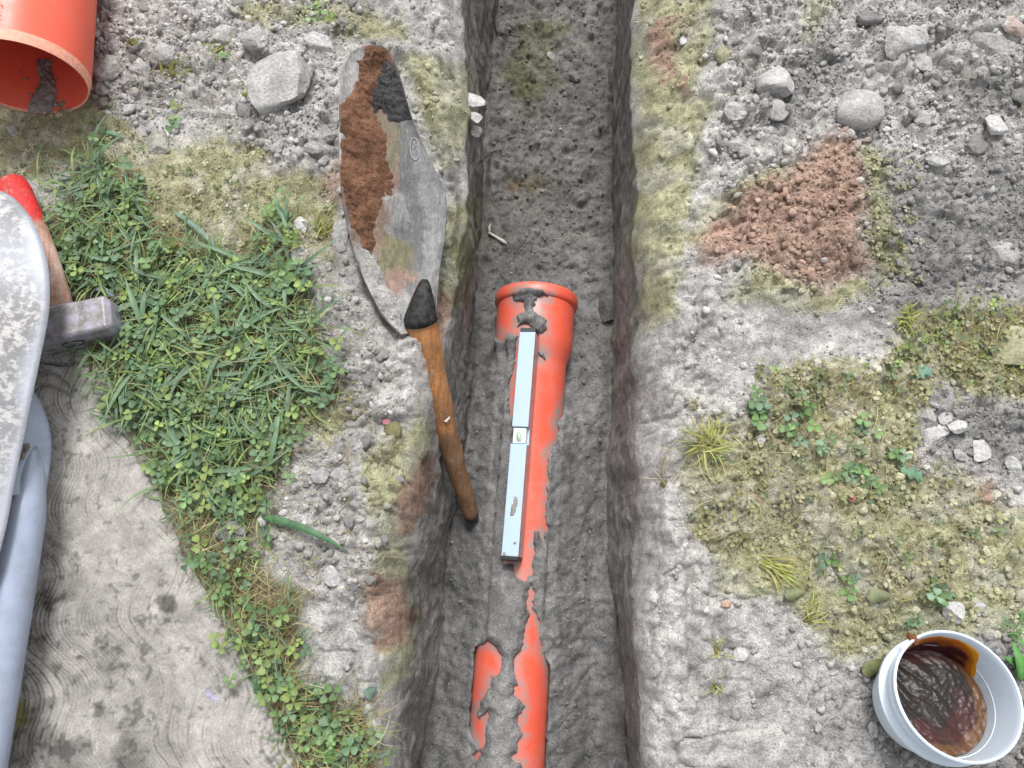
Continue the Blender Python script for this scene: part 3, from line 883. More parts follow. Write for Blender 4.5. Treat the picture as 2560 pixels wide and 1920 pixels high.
for k, (ss_, tt_, r_) in enumerate([(0.026, -0.5, .0022), (0.05, 0.35, .003), (0.055, 0.42, .002), (0.012, 0.55, .0036), (0.048, -0.75, .0025), (0.058, -0.95, .0018)]):
    th = -math.pi / 2 - 0.2 + tt_ * 0.42
    V = rock_verts(1, 900 + k) * r_
    o = mesh_np('sand_crumb', V, ICO[1][1], M['clod'], np.ones((len(V), 3)) * 0.36)
    lp = m2 @ Vector(((0.076 - r_ * .7) * math.cos(th), ss_, (0.076 - r_ * .7) * math.sin(th))); o.location = lp
    tag(o, ['small sand crumb left of the sand streak in the wide pipe', 'larger sand crumb right of the far end of the sand streak', 'tiny crumb deepest right of the sand streak in the wide pipe', 'pale crumb alone on the right inside the wide pipe mouth', 'sand crumb far left inside the wide orange pipe', 'tiny crumb farthest left and deepest in the wide pipe'][k], 'crumb')

# ================================================================== SPIRIT LEVEL ON THE PIPE
M['alu'] = simple('level_sky_tinted_metal', (0.40, 0.52, 0.66), 0.45, 0.0, 0.5, nscale=40, var=0.03)  # pale metal; the reflected sky's blue is put into the base colour
M['alu_side'] = simple('level_red_tinted_side', (0.52, 0.47, 0.47), 0.35, 0.55, 0.5, nscale=60, var=0.15)  # same metal on the side faces, reflected red mixed into its colour
M['black'] = simple('black_plastic', (0.02, 0.02, 0.022), 0.5)
LT, LB = at(1320, 817, -0.1640), at(1274, 1394, -0.1570)
ld = LB - LT; LL = np.linalg.norm(ld); ld /= LL
roll = R(13)
side0 = np.cross(ld, [0, 0, 1]); side0 /= np.linalg.norm(side0)        # points to picture left
upv = np.cross(side0, ld)
if side0[0] > 0: side0 = -side0; 
upv = np.cross(ld, side0); upv = upv if upv[2] > 0 else -upv
up_r = upv * math.cos(roll) + side0 * math.sin(roll)
sd_r = -side0 * math.cos(roll) + upv * math.sin(roll)                    # towards picture right
LM = Matrix((Vector(ld), Vector(sd_r), Vector(up_r))).transposed().to_4x4(); LM.translation = Vector(LT)
LH, LW = 0.030, 0.0245
root = empty('spirit_level', LT)
def lvl(ob, par=None): ob.matrix_world = LM; adopt(ob, par or root); return ob
def prism(name, poly, w0, w1, mat, bev=0.0008):
    n = len(poly)
    vs = [(x, w0, z) for x, z in poly] + [(x, w1, z) for x, z in poly]
    fs = [tuple(range(n))[::-1], tuple(range(n, 2 * n))] + [(i, (i + 1) % n, n + (i + 1) % n, n + i) for i in range(n)]
    o = pyobj(name, vs, fs, mat)
    import bmesh
    bm = bmesh.new(); bm.from_mesh(o.data); bmesh.ops.recalc_face_normals(bm, faces=bm.faces); bm.to_mesh(o.data); bm.free()
    if bev: bevel_mod(o, bev, 2)
    return o
a0, a1 = 0.452 * LL, 0.526 * LL
c0 = 0.008
body = o = lvl(prism('body', [(c0, -LH), (LL - 0.002, -LH), (LL - 0.002, 0), (a1, 0), (a1, -0.013), (a0, -0.013), (a0, 0), (c0, 0)], -LW / 2, LW / 2, M['alu']))
o.data.materials.append(M['alu_side'])
for p in o.data.polygons:
    if abs(p.normal.y) > 0.9: p.material_index = 1
lvl(prism('end_cap', [(-0.0005, -LH + .0008), (c0 - .0002, -LH + .0008), (c0 - .0002, -0.0008), (0.001, -0.0012)], -LW / 2 + .0006, LW / 2 - .0006, M['black']))
lvl(prism('end_cap', [(LL - .0018, -LH + .0008), (LL + 0.0035, -LH + .0008), (LL + 0.0035, -0.0012), (LL - .0018, -0.0008)], -LW / 2 + .0006, LW / 2 - .0006, M['black']))
M['vial'] = simple('vial_block', (0.62, 0.70, 0.66), 0.25, nscale=90, var=0.08)
M['vial_g'] = simple('vial_liquid', (0.55, 0.68, 0.60), 0.08)
M['bubble'] = simple('vial_line', (0.10, 0.32, 0.14), 0.2)
vb = lvl(prism('vial_block', [(a0 + .0012, -0.0128), (a1 - .0012, -0.0128), (a1 - .0012, -0.0028), (a0 + .0012, -0.0028)], -LW / 2 + 0.002, LW / 2 - 0.003, M['vial']))
V, F = tube([(a0 + .006, -0.0005, -0.0042), (a0 + .010, -0.0005, -0.0042), (a1 - .008, -0.0005, -0.0042), (a1 - .004, -0.0005, -0.0042)], [.003, .0048, .0048, .003], 20)
vial = lvl(mesh_np('vial', V, F, M['vial_g']), vb)
th = np.linspace(0, 2 * np.pi, 21)[:-1]; mid = (a0 + a1) / 2 + .001
V, F = tube([(mid + 0.0048 * math.cos(t), -0.0005 + .0021 * math.sin(t), 0.0007) for t in list(th) + [0.0]], [.00035] * 21, 6, caps=False)
lvl(mesh_np('bubble_ring', V, F, M['bubble']), vb)
# dried mud flecks on the level
M['mud'] = simple('dried_mud', (0.26, 0.24, 0.22), 0.95, nscale=300, var=0.3)
for (s_, w_, rx, ry) in ((0.775, 0.002, .008, .0035), (0.81, -0.001, .009, .004), (0.94, .006, .002, .002), (0.985, -0.008, .003, .002)):
    V = rock_verts(2, int(s_ * 1000), 2, 0.18); V = V * [rx, ry, 0.0008] + [s_ * LL, w_, 0.0004]
    lvl(mesh_np('mud_fleck', V, ICO[2][1], M['mud']), body)
tag(root, 'narrow pale aluminium spirit level resting along the orange pipe', 'spirit level')

# ================================================================== SHOVELS
def plate(rows, nx, sag, thick, mat, name, lip=0.0, col=None, ny=60):
    """curved steel plate: rows of (left px, py, z, right px, py, z) from tip to socket"""
    Rw = np.array(rows, float)
    A = at(Rw[:, 0], Rw[:, 1], Rw[:, 2]); B = at(Rw[:, 3], Rw[:, 4], Rw[:, 5])
    tt = np.linspace(0, len(Rw) - 1, ny); k = np.arange(len(Rw))
    def sm(P):
        out = np.zeros((ny, 3))
        for c in range(3):
            y = P[:, c]; m = np.gradient(y)
            i = np.clip(tt.astype(int), 0, len(Rw) - 2); f = tt - i
            out[:, c] = (2 * f ** 3 - 3 * f ** 2 + 1) * y[i] + (f ** 3 - 2 * f ** 2 + f) * m[i] + (-2 * f ** 3 + 3 * f ** 2) * y[i + 1] + (f ** 3 - f ** 2) * m[i + 1]
        return out
    A, B = sm(A), sm(B)
    s = np.linspace(0, 1, nx)
    V = A[:, None] * (1 - s)[None, :, None] + B[:, None] * s[None, :, None]
    sg = np.array([sag(t / (ny - 1)) for t in range(ny)])
    V[..., 2] -= sg[:, None] * (1 - (2 * s - 1) ** 2)[None]
    V[..., 2] += lip * (np.abs(2 * s - 1) ** 6)[None] * np.minimum(1, np.arange(ny) / ny * 6)[:, None]
    ii = np.arange(ny * nx).reshape(ny, nx)
    F = np.stack([ii[:-1, :-1], ii[1:, :-1], ii[1:, 1:], ii[:-1, 1:]], -1).reshape(-1, 4)
    return V, F

def solid(ob, t):
    m = ob.modifiers.new('thickness', 'SOLIDIFY'); m.thickness = t; m.offset = -1
    return ob

def steel_material():
    m, n, l, b = new_mat('dirty_worn_steel')
    tc = obj_coord(n)
    a = n.new('ShaderNodeAttribute'); a.attribute_name = 'Col'
    mp = n.new('ShaderNodeMapping'); mp.inputs['Rotation'].default_value = (0, 0, R(-18)); mp.inputs['Scale'].default_value = (230, 34, 60)
    l.new(tc, mp.inputs['Vector'])
    t = noise_node(n, l, 1.0, 7, 0.75, mp.outputs[0], 1.2)
    t2 = noise_node(n, l, 60, 6, 0.75, tc); t3 = noise_node(n, l, 330, 3, 0.7, tc)
    r = ramp(n, l, t.outputs[0], [(0.32, (0.55,) * 3), (0.55, (0.95,) * 3), (0.66, (1.15,) * 3), (0.74, (2.1,) * 3)])
    r2 = ramp(n, l, t2.outputs[0], [(0.32, (0.6,) * 3), (0.66, (1.35,) * 3)])
    r3 = ramp(n, l, t3.outputs[0], [(0.3, (0.75,) * 3), (0.7, (1.25,) * 3)])
    c = a.outputs['Color']
    for q in (r, r2, r3): c = mixc(n, l, c, q.outputs[0], 1.0, 'MULTIPLY')
    l.new(c, b.inputs['Base Color'])
    b.inputs['Metallic'].default_value = 0.05
    rr = ramp(n, l, t2.outputs[0], [(0.3, (0.5,) * 3), (0.7, (0.85,) * 3)]); l.new(rr.outputs[0], b.inputs['Roughness'])
    p = bump(n, l, b, t2.outputs[0], 0.35, 0.0015)
    bump(n, l, b, t3.outputs[0], 0.3, 0.0008, p)
    return m
M['steel'] = steel_material()
M['steel_black'] = simple('blackened_steel', (0.075, 0.074, 0.072), 0.7, 0.1, 0.3, nscale=110, col2=(0.008, 0.008, 0.008), bumpd=0.0012, thr=(0.42, 0.85))

def wood_material():
    m, n, l, b = new_mat('weathered_orange_wood')
    g = n.new('ShaderNodeTexCoord').outputs['UV']
    tc = obj_coord(n)
    mp = n.new('ShaderNodeMapping'); mp.inputs['Rotation'].default_value = (0, 0, R(13)); mp.inputs['Scale'].default_value = (220, 9, 60)
    l.new(tc, mp.inputs['Vector'])
    t = noise_node(n, l, 1.0, 7, 0.7, mp.outputs[0], 0.8); t2 = noise_node(n, l, 26, 6, 0.7, tc)
    a = n.new('ShaderNodeAttribute'); a.attribute_name = 'Col'
    r = ramp(n, l, t.outputs[0], [(0.28, (0.45, 0.40, 0.36)), (0.5, (0.95,) * 3), (0.75, (1.35, 1.3, 1.25))])
    c = mixc(n, l, a.outputs['Color'], r.outputs[0], 1.0, 'MULTIPLY')
    f = ramp(n, l, t2.outputs[0], [(0.50, (0, 0, 0)), (0.66, (0.8,) * 3)])
    c = mixc(n, l, c, (0.17, 0.095, 0.05), f.outputs[0])
    t4 = noise_node(n, l, 75, 6, 0.75, tc); f4 = ramp(n, l, t4.outputs[0], [(0.56, (0, 0, 0)), (0.70, (0.8,) * 3)])
    c = mixc(n, l, c, (0.40, 0.27, 0.19), f4.outputs[0])
    t5 = noise_node(n, l, 420, 3, 0.7, tc); f5 = ramp(n, l, t5.outputs[0], [(0.3, (0.7,) * 3), (0.7, (1.2,) * 3)])
    c = mixc(n, l, c, f5.outputs[0], 1.0, 'MULTIPLY')
    l.new(c, b.inputs['Base Color']); b.inputs['Roughness'].default_value = 0.62
    bump(n, l, b, t.outputs[0], 0.6, 0.002)
    return m
M['wood'] = wood_material()

sock_c = at(1052, 800, -0.002)
hend = at(1181, 1296, gz(*at(1181, 1296, -0.25)[:2]) + 0.012)
hdir = hend - sock_c; hdir /= np.linalg.norm(hdir)
root = empty('digging_shovel', sock_c)
rows = [(905, 114, .056, 955, 112, .054), (874, 140, .060, 978, 140, .047), (856, 195, .062, 1002, 205, .035), (852, 300, .058, 1032, 305, .020), (852, 420, .050, 1082, 415, .002), (862, 520, .040, 1114, 490, -.012), (884, 618, .022, 1112, 590, -.018), (914, 705, .013, 1098, 680, -.018), (956, 785, .006, 1092, 745, -.012), (1004, 838, .0, 1090, 800, -.008)]
V, F = plate(rows, 90, lambda t: 0.016 * (1 - t) ** 0.5 * min(1, t * 6) + 0.002 * min(1, t * 6), 0.002, None, 'blade', lip=0.003, ny=190)
BLADE = V.copy()
bx_, by_ = proj(V); jx_ = 14 * noise2(V[..., 0], V[..., 1], 40, 161) + 9 * noise2(V[..., 0], V[..., 1], 120, 162)
bcol = np.ones(V.shape) * np.array([.125, .124, .127])
for poly_, colr_, w_ in (
    ([(1000, 300), (1110, 420), (1125, 500), (1100, 760), (1040, 740), (1060, 560), (1040, 420)], (.24, .238, .236), .8),
    ([(850, 560), (960, 540), (985, 640), (930, 700)], (.30, .295, .285), .8),
    ([(880, 600), (960, 640), (1010, 790), (960, 770)], (.33, .325, .31), .85),
    ([(900, 100), (985, 110), (990, 200), (985, 480), (940, 660), (880, 620), (845, 430), (845, 240)], (.22, .125, .085), .75),
    ([(890, 610), (960, 650), (1040, 760), (1010, 850), (950, 800)], (.36, .35, .335), .8),
    ([(950, 570), (1015, 600), (1025, 690), (960, 740), (935, 690)], (.17, .155, .075), .9),
    ([(940, 690), (1040, 680), (1010, 760), (965, 755)], (.26, .165, .125), .9),
    ([(960, 470), (1010, 480), (1010, 560), (965, 570)], (.30, .295, .29), .6),
    ([(848, 120), (905, 105), (890, 250), (868, 420), (848, 420)], (.42, .415, .41), .9),
    ([(960, 300), (1000, 310), (980, 420), (960, 400)], (.16, .15, .09), .7)):
    w_ = w_ * (1 - sstep(-10, 12, polysd(poly_, bx_ + jx_, by_ + jx_)))[..., None]
    bcol = bcol * (1 - w_) + np.array(colr_) * w_
blade = solid(mesh_np('blade', V.reshape(-1, 3), F, M['steel'], bcol.reshape(-1, 3)), 0.0022); adopt(blade, root)
# socket: black cone that grows out of the blade
top = at(1062, 700, 0.004)
ax_ = np.array([top + (sock_c - top) * t for t in np.linspace(0, 1, 14)])
ax_ = np.concatenate([ax_, [sock_c + hdir * 0.003]])
V, F = tube(ax_, list(0.0045 + 0.0175 * np.linspace(0, 1, 14) ** 0.75) + [0.0222], 28)
o = mesh_np('socket', V, F, M['steel_black']); adopt(o, root)
# wooden handle: thick at the socket, tapering to a blunt blackened end
L_h = np.linalg.norm(hend - sock_c)
tt = np.linspace(0, 1, 70)
bow = 0.008 * np.sin(tt * np.pi)
hp_ = sock_c + hdir * (tt * L_h)[:, None]; hp_[:, 0] -= bow * 0.6; hp_[:, 2] += bow * 0.5
rad_h = np.interp(tt, [0, 0.04, 0.15, 0.5, 0.8, 0.97, 1], [0.0195, 0.0200, 0.0198, 0.0165, 0.0132, 0.0118, 0.0100])
V, F = tube(hp_, rad_h, 36)
nz = 0.0013 * fbm3(V[:, 0], V[:, 1], V[:, 2], 45, 3, 44)
V[:, 2] += nz; V[:, 0] += nz
tpar = np.concatenate([np.repeat(tt, 36), [0, 1]])
ca_ = np.array([0.46, 0.20, 0.065]); cb_ = np.array([0.20, 0.10, 0.05])
mixw = sstep(0.30, 0.62, tpar + 0.12 * noise3(V[:, 0], V[:, 1], V[:, 2], 30, 45))[:, None]
c = ca_ * (1 - mixw) + cb_ * mixw
edge = sstep(0.2, 0.9, noise3(V[:, 0], V[:, 1], V[:, 2], 55, 46))[:, None] * 0.5
c = c * (1 - edge) + np.array([0.27, 0.19, 0.12]) * edge
blk = sstep(0.965, 0.975, tpar)[:, None]; c = c * (1 - blk) + 0.012 * blk
handle = o = mesh_np('handle', V, F, M['wood'], c); adopt(o, root)
V = rock_verts(2, 61, 3, 0.2) * [.005, .008, .0012]
o = mesh_np('paint_fleck', V, ICO[2][1], simple('white_paint', (.6, .6, .58), .6)); kk = int(0.47 * 69)
o.location = hp_[kk] + np.array([0.006, 0, rad_h[kk] * 0.93]); adopt(o, handle)
# maker's mark stamped into the blade: an oval with a small curled figure
def blade_pt(px, py, lift=0.0008):
    Pp = np.stack(proj(BLADE), -1); d = (Pp[..., 0] - px) ** 2 + (Pp[..., 1] - py) ** 2
    i, j = np.unravel_index(np.argmin(d), d.shape)
    i = min(max(i, 1), BLADE.shape[0] - 2); j = min(max(j, 1), BLADE.shape[1] - 2)
    z = BLADE[i, j, 2]
    for _ in range(4):
        P = at(px, py, z)
        dd = np.linalg.norm(BLADE[..., :2] - P[:2], axis=-1); w = 1 / (dd + 0.002) ** 4
        z = float((BLADE[..., 2] * w).sum() / w.sum())
    P[2] += lift
    return P
M['mark'] = simple('stamped_mark', (0.42, 0.42, 0.42), 0.5, 0.3)
mk = [blade_pt(1037 + 11.5 * math.cos(t) + 1.5 * math.sin(t), 373 + 27 * math.sin(t)) for t in np.linspace(0, 2 * np.pi, 33)]
V, F = tube(mk, [0.0006] * len(mk), 6, caps=False)
ring = mesh_np('makers_mark', V, F, M['mark']); adopt(ring, blade)
fig = [(1038, 354), (1036, 360), (1040, 366), (1034, 370), (1031, 366), (1035, 374), (1042, 372), (1039, 380), (1033, 384), (1030, 378), (1037, 388), (1042, 383)]
V, F = tube([blade_pt(*p) for p in fig], [0.0005] * len(fig), 6)
o = mesh_np('makers_mark', V, F, M['mark']); adopt(o, blade)
# earth caked on the blade
ny_, nx_ = BLADE.shape[:2]
def crust(name, poly, thick, col, seed, lumps):
    us, vs_ = np.meshgrid(np.linspace(0, ny_ - 1.001, 330), np.linspace(0, nx_ - 1.001, 170), indexing='ij')
    i, j = us.astype(int), vs_.astype(int); f, g = (us - i)[..., None], (vs_ - j)[..., None]
    P = BLADE[i, j] * (1 - f) * (1 - g) + BLADE[i + 1, j] * f * (1 - g) + BLADE[i, j + 1] * (1 - f) * g + BLADE[i + 1, j + 1] * f * g
    px, py = proj(P)
    jx = 12 * noise2(P[..., 0], P[..., 1], 45, seed) + 7 * noise2(P[..., 0], P[..., 1], 130, seed + 1)
    jy = 12 * noise2(P[..., 0], P[..., 1], 45, seed + 2)
    d = polysd(poly, px + jx, py + jy)
    b_, _, rr2 = worley(P[..., 0], P[..., 1], 75, seed + 3); b4, _, r4 = worley(P[..., 0], P[..., 1], 190, seed + 5)
    d = d + 5 * noise2(P[..., 0], P[..., 1], 260, seed + 9)
    hgt = thick * sstep(0, -30, d) + lumps * np.sqrt(np.clip(1 - (b_ / .65) ** 2, 0, 1)) * rr2 * sstep(0, -24, d) + lumps * .45 * np.sqrt(np.clip(1 - (b4 / .65) ** 2, 0, 1)) * r4 * sstep(0, -6, d)
    hgt += 0.0006 * fbm2(P[..., 0], P[..., 1], 300, 2, seed + 4)
    P = P.copy(); P[..., 2] += np.where(d < 4, hgt, 0) + 0.0006 - 0.004 * sstep(0, 5, d)
    ii = np.arange(P[..., 0].size).reshape(P.shape[:2])
    F = np.stack([ii[:-1, :-1], ii[1:, :-1], ii[1:, 1:], ii[:-1, 1:]], -1)
    F = F[(d[:-1, :-1] < 5) & (d[1:, 1:] < 5) & (d[1:, :-1] < 5) & (d[:-1, 1:] < 5)]
    used = np.unique(F); rm = np.full(ii.size, -1); rm[used] = np.arange(len(used))
    Vv = P.reshape(-1, 3)[used]
    cv = np.array(col) * (1 + 0.25 * noise2(Vv[:, 0], Vv[:, 1], 60, seed + 6))[:, None]
    o = mesh_np(name, Vv, rm[F], M['clod'], cv); adopt(o, blade); o['kind'] = 'stuff'
    return o
o = crust('caked_brown_soil', [(915, 110), (965, 112), (978, 150), (945, 200), (935, 270), (955, 330), (968, 420), (972, 470), (955, 520), (945, 560), (925, 640), (905, 630), (872, 520), (850, 430), (850, 260), (875, 230), (900, 160)], 0.004, (0.200, 0.105, 0.066), 301, 0.0055)
o['label'] = 'thick brown earth caked down one side of the blade'
o = crust('caked_grey_soil', [(952, 140), (990, 165), (1020, 215), (1035, 270), (1030, 300), (980, 305), (955, 270), (935, 290), (928, 240), (945, 200)], 0.004, (0.085, 0.083, 0.083), 331, 0.006)
o['label'] = 'dark grey crumbly soil heaped near the tip of the blade'
o = crust('caked_pale_soil', [(876, 590), (915, 620), (955, 700), (1000, 780), (1015, 845), (985, 835), (940, 780), (900, 690)], 0.0022, (.40, .385, .37), 371, 0.004)
o['label'] = 'pale dusty soil along the lower edge of the blade'
tag(root, 'steel shovel leaning on the trench edge, blade caked with brown earth, wooden handle down', 'shovel')

# ---- shovel with mortar-spattered blade, far left, and the blue-grey tubular tool under it
def mortar_material():
    m, n, l, b = new_mat('mortar_spattered_steel')
    tc = obj_coord(n)
    a = n.new('ShaderNodeAttribute'); a.attribute_name = 'Col'
    t = noise_node(n, l, 120, 6, 0.7, tc); t2 = noise_node(n, l, 28, 4, 0.6, tc)
    add = n.new('ShaderNodeMath'); add.operation = 'MULTIPLY_ADD'; l.new(t2.outputs[0], add.inputs[0]); add.inputs[1].default_value = 0.55; l.new(t.outputs[0], add.inputs[2])
    r = ramp(n, l, add.outputs[0], [(0.70, (0, 0, 0)), (0.82, (1, 1, 1))])
    sp = mixc(n, l, (0.38, 0.365, 0.355), (0.12, 0.115, 0.11), r.outputs[0])
    cl_ = mixc(n, l, (0.40, 0.40, 0.44), (0.33, 0.36, 0.42), t2.outputs[0])
    sep = n.new('ShaderNodeSeparateColor'); l.new(a.outputs['Color'], sep.inputs[0])
    c = mixc(n, l, cl_, sp, sep.outputs[0])
    l.new(c, b.inputs['Base Color']); b.inputs['Roughness'].default_value = 0.5
    b.inputs['Metallic'].default_value = 0.15
    bump(n, l, b, add.outputs[0], 0.5, 0.0016)
    return m
M['mortar'] = mortar_material()
M['bluegrey'] = simple('blue_grey_paint', (0.34, 0.40, 0.53), 0.36, 0.1, 0.5, nscale=38, col2=(0.27, 0.30, 0.37), thr=(0.3, 0.7))
root = empty('mortar_shovel', at(-200, 1000, 0.085))
re = [(455, -120), (475, 0), (510, 48), (560, 82), (620, 104), (690, 116), (760, 116), (830, 106), (920, 87), (1020, 66), (1120, 46), (1220, 26), (1320, 6), (1420, -20), (1520, -60)]
rows = [(-560 + (60 if k < 2 else 0) + k * 8, y, .118, x, y, .104) for k, (y, x) in enumerate(re)]
V, F = plate(rows, 48, lambda t: -0.012, .002, None, 'b', lip=-0.006, ny=80)
V[..., 2] += 0.0006 * fbm2(V[..., 0], V[..., 1], 40, 3, 12)
sgrid = np.linspace(0, 1, 48)[None, :].repeat(80, 0)
dirty = sstep(.985, .93, sgrid + .03 * noise2(V[..., 0], V[..., 1], 30, 13)) * (.65 + .35 * noise2(V[..., 0], V[..., 1], 14, 14))
o = solid(mesh_np('blade', V.reshape(-1, 3), F, M['mortar'], np.repeat(dirty.reshape(-1, 1), 3, 1)), 0.0024); adopt(o, root)
hp2 = at(np.linspace(-300, -480, 12), np.linspace(1480, 2500, 12), np.linspace(.108, .14, 12))
V, F = tube(hp2, [0.024] * 2 + [0.019] * 10, 24); c = np.ones((len(V), 3)) * np.array([0.33, 0.22, 0.12])
o = mesh_np('handle', V, F, M['wood'], c); adopt(o, root)
tag(root, 'pale mortar-speckled steel shovel blade overlapping the hammer at the left edge', 'shovel')

root = empty('tubular_handled_tool', at(60, 1250, 0.03))
tz = 0.052
cl = [(84, 1110), (72, 1215), (58, 1300), (28, 1500), (-5, 1700), (-42, 1920), (-90, 2250)]
tp = at(np.interp(np.linspace(1120, 2250, 60), [c_[1] for c_ in cl], [c_[0] for c_ in cl]), np.linspace(1120, 2250, 60), np.interp(np.linspace(1120, 2250, 60), [1120, 1260], [tz - .004, tz + .006]))
V, F = tube(tp, list(np.interp(np.linspace(1120, 2250, 60), [1120, 1190, 1290], [.008, .016, .0225])), 40)
o = mesh_np('tube_handle', V, F, M['bluegrey']); adopt(o, root)
rows = [(22, 925, .044, 40, 930, .044), (-5, 950, .044, 66, 950, .042), (-28, 985, .044, 96, 995, .040), (-40, 1040, .044, 118, 1045, .038), (-38, 1100, .046, 128, 1095, .038), (-25, 1160, .050, 127, 1155, .040), (-8, 1210, .054, 120, 1205, .044), (8, 1245, .057, 113, 1242, .048)]
V, F = plate(rows, 36, lambda t: -0.020 - 0.012 * t, .002, None, 's', ny=50)
o = solid(mesh_np('flared_socket', V.reshape(-1, 3), F, M['bluegrey']), 0.003); adopt(o, root)
V = rock_verts(3, 77, 3, .25) * [.009, .009, .004]
o = mesh_np('mortar_lump', V, ICO[3][1], M['clod'], np.ones((len(V), 3)) * np.array([.33, .31, .28])); o.location = at(57, 1128, 0.074); adopt(o, root)
tag(root, 'blue-grey painted metal tool with thick tubular handle lying over the concrete', 'tool')

# ================================================================== CLUB HAMMER
hg = 0.0215
hc = at(178, 814, 0.030)
hx = at(300, 792, 0.030) - at(80, 838, 0.030); hx[2] = 0; hx /= np.linalg.norm(hx)
hyv = np.array([-hx[1], hx[0], 0.0])
HMx = Matrix((Vector(hx), Vector(hyv), Vector((0, 0, 1)))).transposed().to_4x4()
gh = float(np.mean([gz(hc[0] + a * hx[0], hc[1] + a * hx[1]) for a in (-.05, -.02, 0, .02, .05)]))
hc = np.array([hc[0], hc[1], max(gh, 0) + 0.024]); HMx.translation = Vector(hc)
root = empty('club_hammer', (hc[0], hc[1], hc[2] - .023))
def hsteel():
    m, n, l, b = new_mat('scuffed_hammer_steel')
    tc = obj_coord(n)
    t = noise_node(n, l, 55, 6, 0.72, tc); t2 = noise_node(n, l, 260, 3, .6, tc)
    r = ramp(n, l, t.outputs[0], [(0.3, (0.13, 0.125, 0.12)), (0.46, (0.27, 0.255, 0.26)), (0.58, (0.36, 0.335, 0.42)), (0.75, (0.52, 0.52, 0.62))])
    l.new(r.outputs[0], b.inputs['Base Color']); b.inputs['Roughness'].default_value = 0.5; b.inputs['Metallic'].default_value = 0.25
    bump(n, l, b, t2.outputs[0], .4, .0008)
    return m
M['hsteel'] = hsteel()
hw = 0.0225; hl = 0.0575
prof = [(-hl, .72), (-hl + .006, 1.0), (-0.02, 0.98), (0, 1.04), (0.02, 0.98), (hl - .006, 1.0), (hl, .72)]
octg = [(-1, -.7), (-.7, -1), (.7, -1), (1, -.7), (1, .7), (.7, 1), (-.7, 1), (-1, .7)]
octg = [(a * (1 if abs(a) == 1 else 1.22), b * (1 if abs(b) == 1 else 1.22)) for a, b in octg]
vs, fs = [], []
for x, s_ in prof:
    for a, b in octg: vs.append((x, a * hw * s_, b * hw * s_))
for i in range(len(prof) - 1):
    for j in range(8): fs.append((i * 8 + j, i * 8 + (j + 1) % 8, (i + 1) * 8 + (j + 1) % 8, (i + 1) * 8 + j))
fs.append(tuple(range(8))[::-1]); fs.append(tuple(range((len(prof) - 1) * 8, len(prof) * 8)))
head = o = pyobj('head', vs, [f[::-1] for f in fs], M['hsteel']); bevel_mod(o, 0.0016, 2, 20); o.matrix_world = HMx; adopt(o, root)
# eye of the handle showing on the near face
ev = [(0.013 * math.cos(t), -hw * 1.045 - .0002, 0.0075 * math.sin(t)) for t in np.linspace(0, 2 * np.pi, 29)]
V, F = tube(ev, [0.0008] * 29, 6, caps=False)
o = mesh_np('eye_rim', V, F, M['black']); o.matrix_world = HMx; adopt(o, head)
eye = pyobj('handle_end', [(0.0125 * math.cos(t), -hw * 1.05, 0.007 * math.sin(t)) for t in np.linspace(0, 2 * np.pi, 28, endpoint=False)] , [tuple(range(28))], M['hsteel']); eye.matrix_world = HMx; adopt(eye, root)
tt = np.linspace(0, 1, 40)
bx = -0.016 - 0.048 * tt + .005 * np.sin(tt * 3.1)
hpt = np.stack([bx, hw * 0.9 + tt * 0.20, 0.002 - 0.002 * tt], -1)
rh = np.interp(tt, [0, .1, .5, .9, .98, 1], [.0185, .0195, .0185, .0195, .0175, .013])
V, F = tube(hpt, rh, 28, squash=(1.12, 0.85))
tp_ = np.concatenate([np.repeat(tt, 28), [0, 1]])
red = sstep(0.60, 0.63, tp_ + .01 * noise3(V[:, 0], V[:, 1], V[:, 2], 90, 5))[:, None]
worn = sstep(-.1, .5, noise3(V[:, 0], V[:, 1], V[:, 2], 45, 6))[:, None] * .6
c = np.array([.50, .30, .23]) * (1 - worn) + np.array([.55, .47, .43]) * worn
c = c * (1 - red) + np.array([.58, .02, .02]) * red
o = mesh_np('handle', V, F, M['wood'], c); o.matrix_world = HMx; adopt(o, root)
tag(root, 'club hammer with scuffed steel head and red-tipped wooden handle on the grass', 'hammer')

# ================================================================== BUCKET OF PASTE
bh = 0.090
bc = at(2400, 1737, 0.10)
bz0 = 0.0
for _ in range(5):
    bc = at(2400, 1737, bz0 + bh * .97 + .008); bc[1] -= bh * math.sin(R(15))
    aa = np.linspace(0, 2 * np.pi, 24)
    bz0 = float(np.percentile(gz(bc[0] + .05 * np.cos(aa), bc[1] + .05 * np.sin(aa)), 70))
root = empty('white_bucket', (bc[0], bc[1], bz0))
M['whiteplast'] = simple('white_plastic', (0.60, 0.68, 0.76), 0.3, 0, 0.5, nscale=16, var=0.05)
def lathe_z(profile, seg=96, closed=True):
    V, F = lathe_axis(profile, seg, closed)
    V = V[:, [0, 2, 1]]
    return V, [f[:, ::-1] for f in F]
prof = [(0.002, .0005), (0.0, .049), (0.002, .052), (0.040, .0560), (0.050, .0567), (0.0505, .0615), (0.0475, .0645), (0.0490, .0655), (0.0525, .0650), (0.0550, .0580), (0.066, .0590), (0.067, .0612), (0.0690, .0612), (0.0700, .0592), (0.0800, .0602), (0.0845, .0640), (0.0885, .0648), (0.0900, .0635), (0.0896, .0622), (0.0870, .0612), (0.0830, .0604), (0.0060, .0530), (0.0040, .0500), (0.0040, .0005)]
V, F = lathe_z(prof)
o = mesh_np('bucket_wall', V, F, M['whiteplast']); sharp_smooth(o, 50); o.location = (bc[0], bc[1], bz0); adopt(o, root)
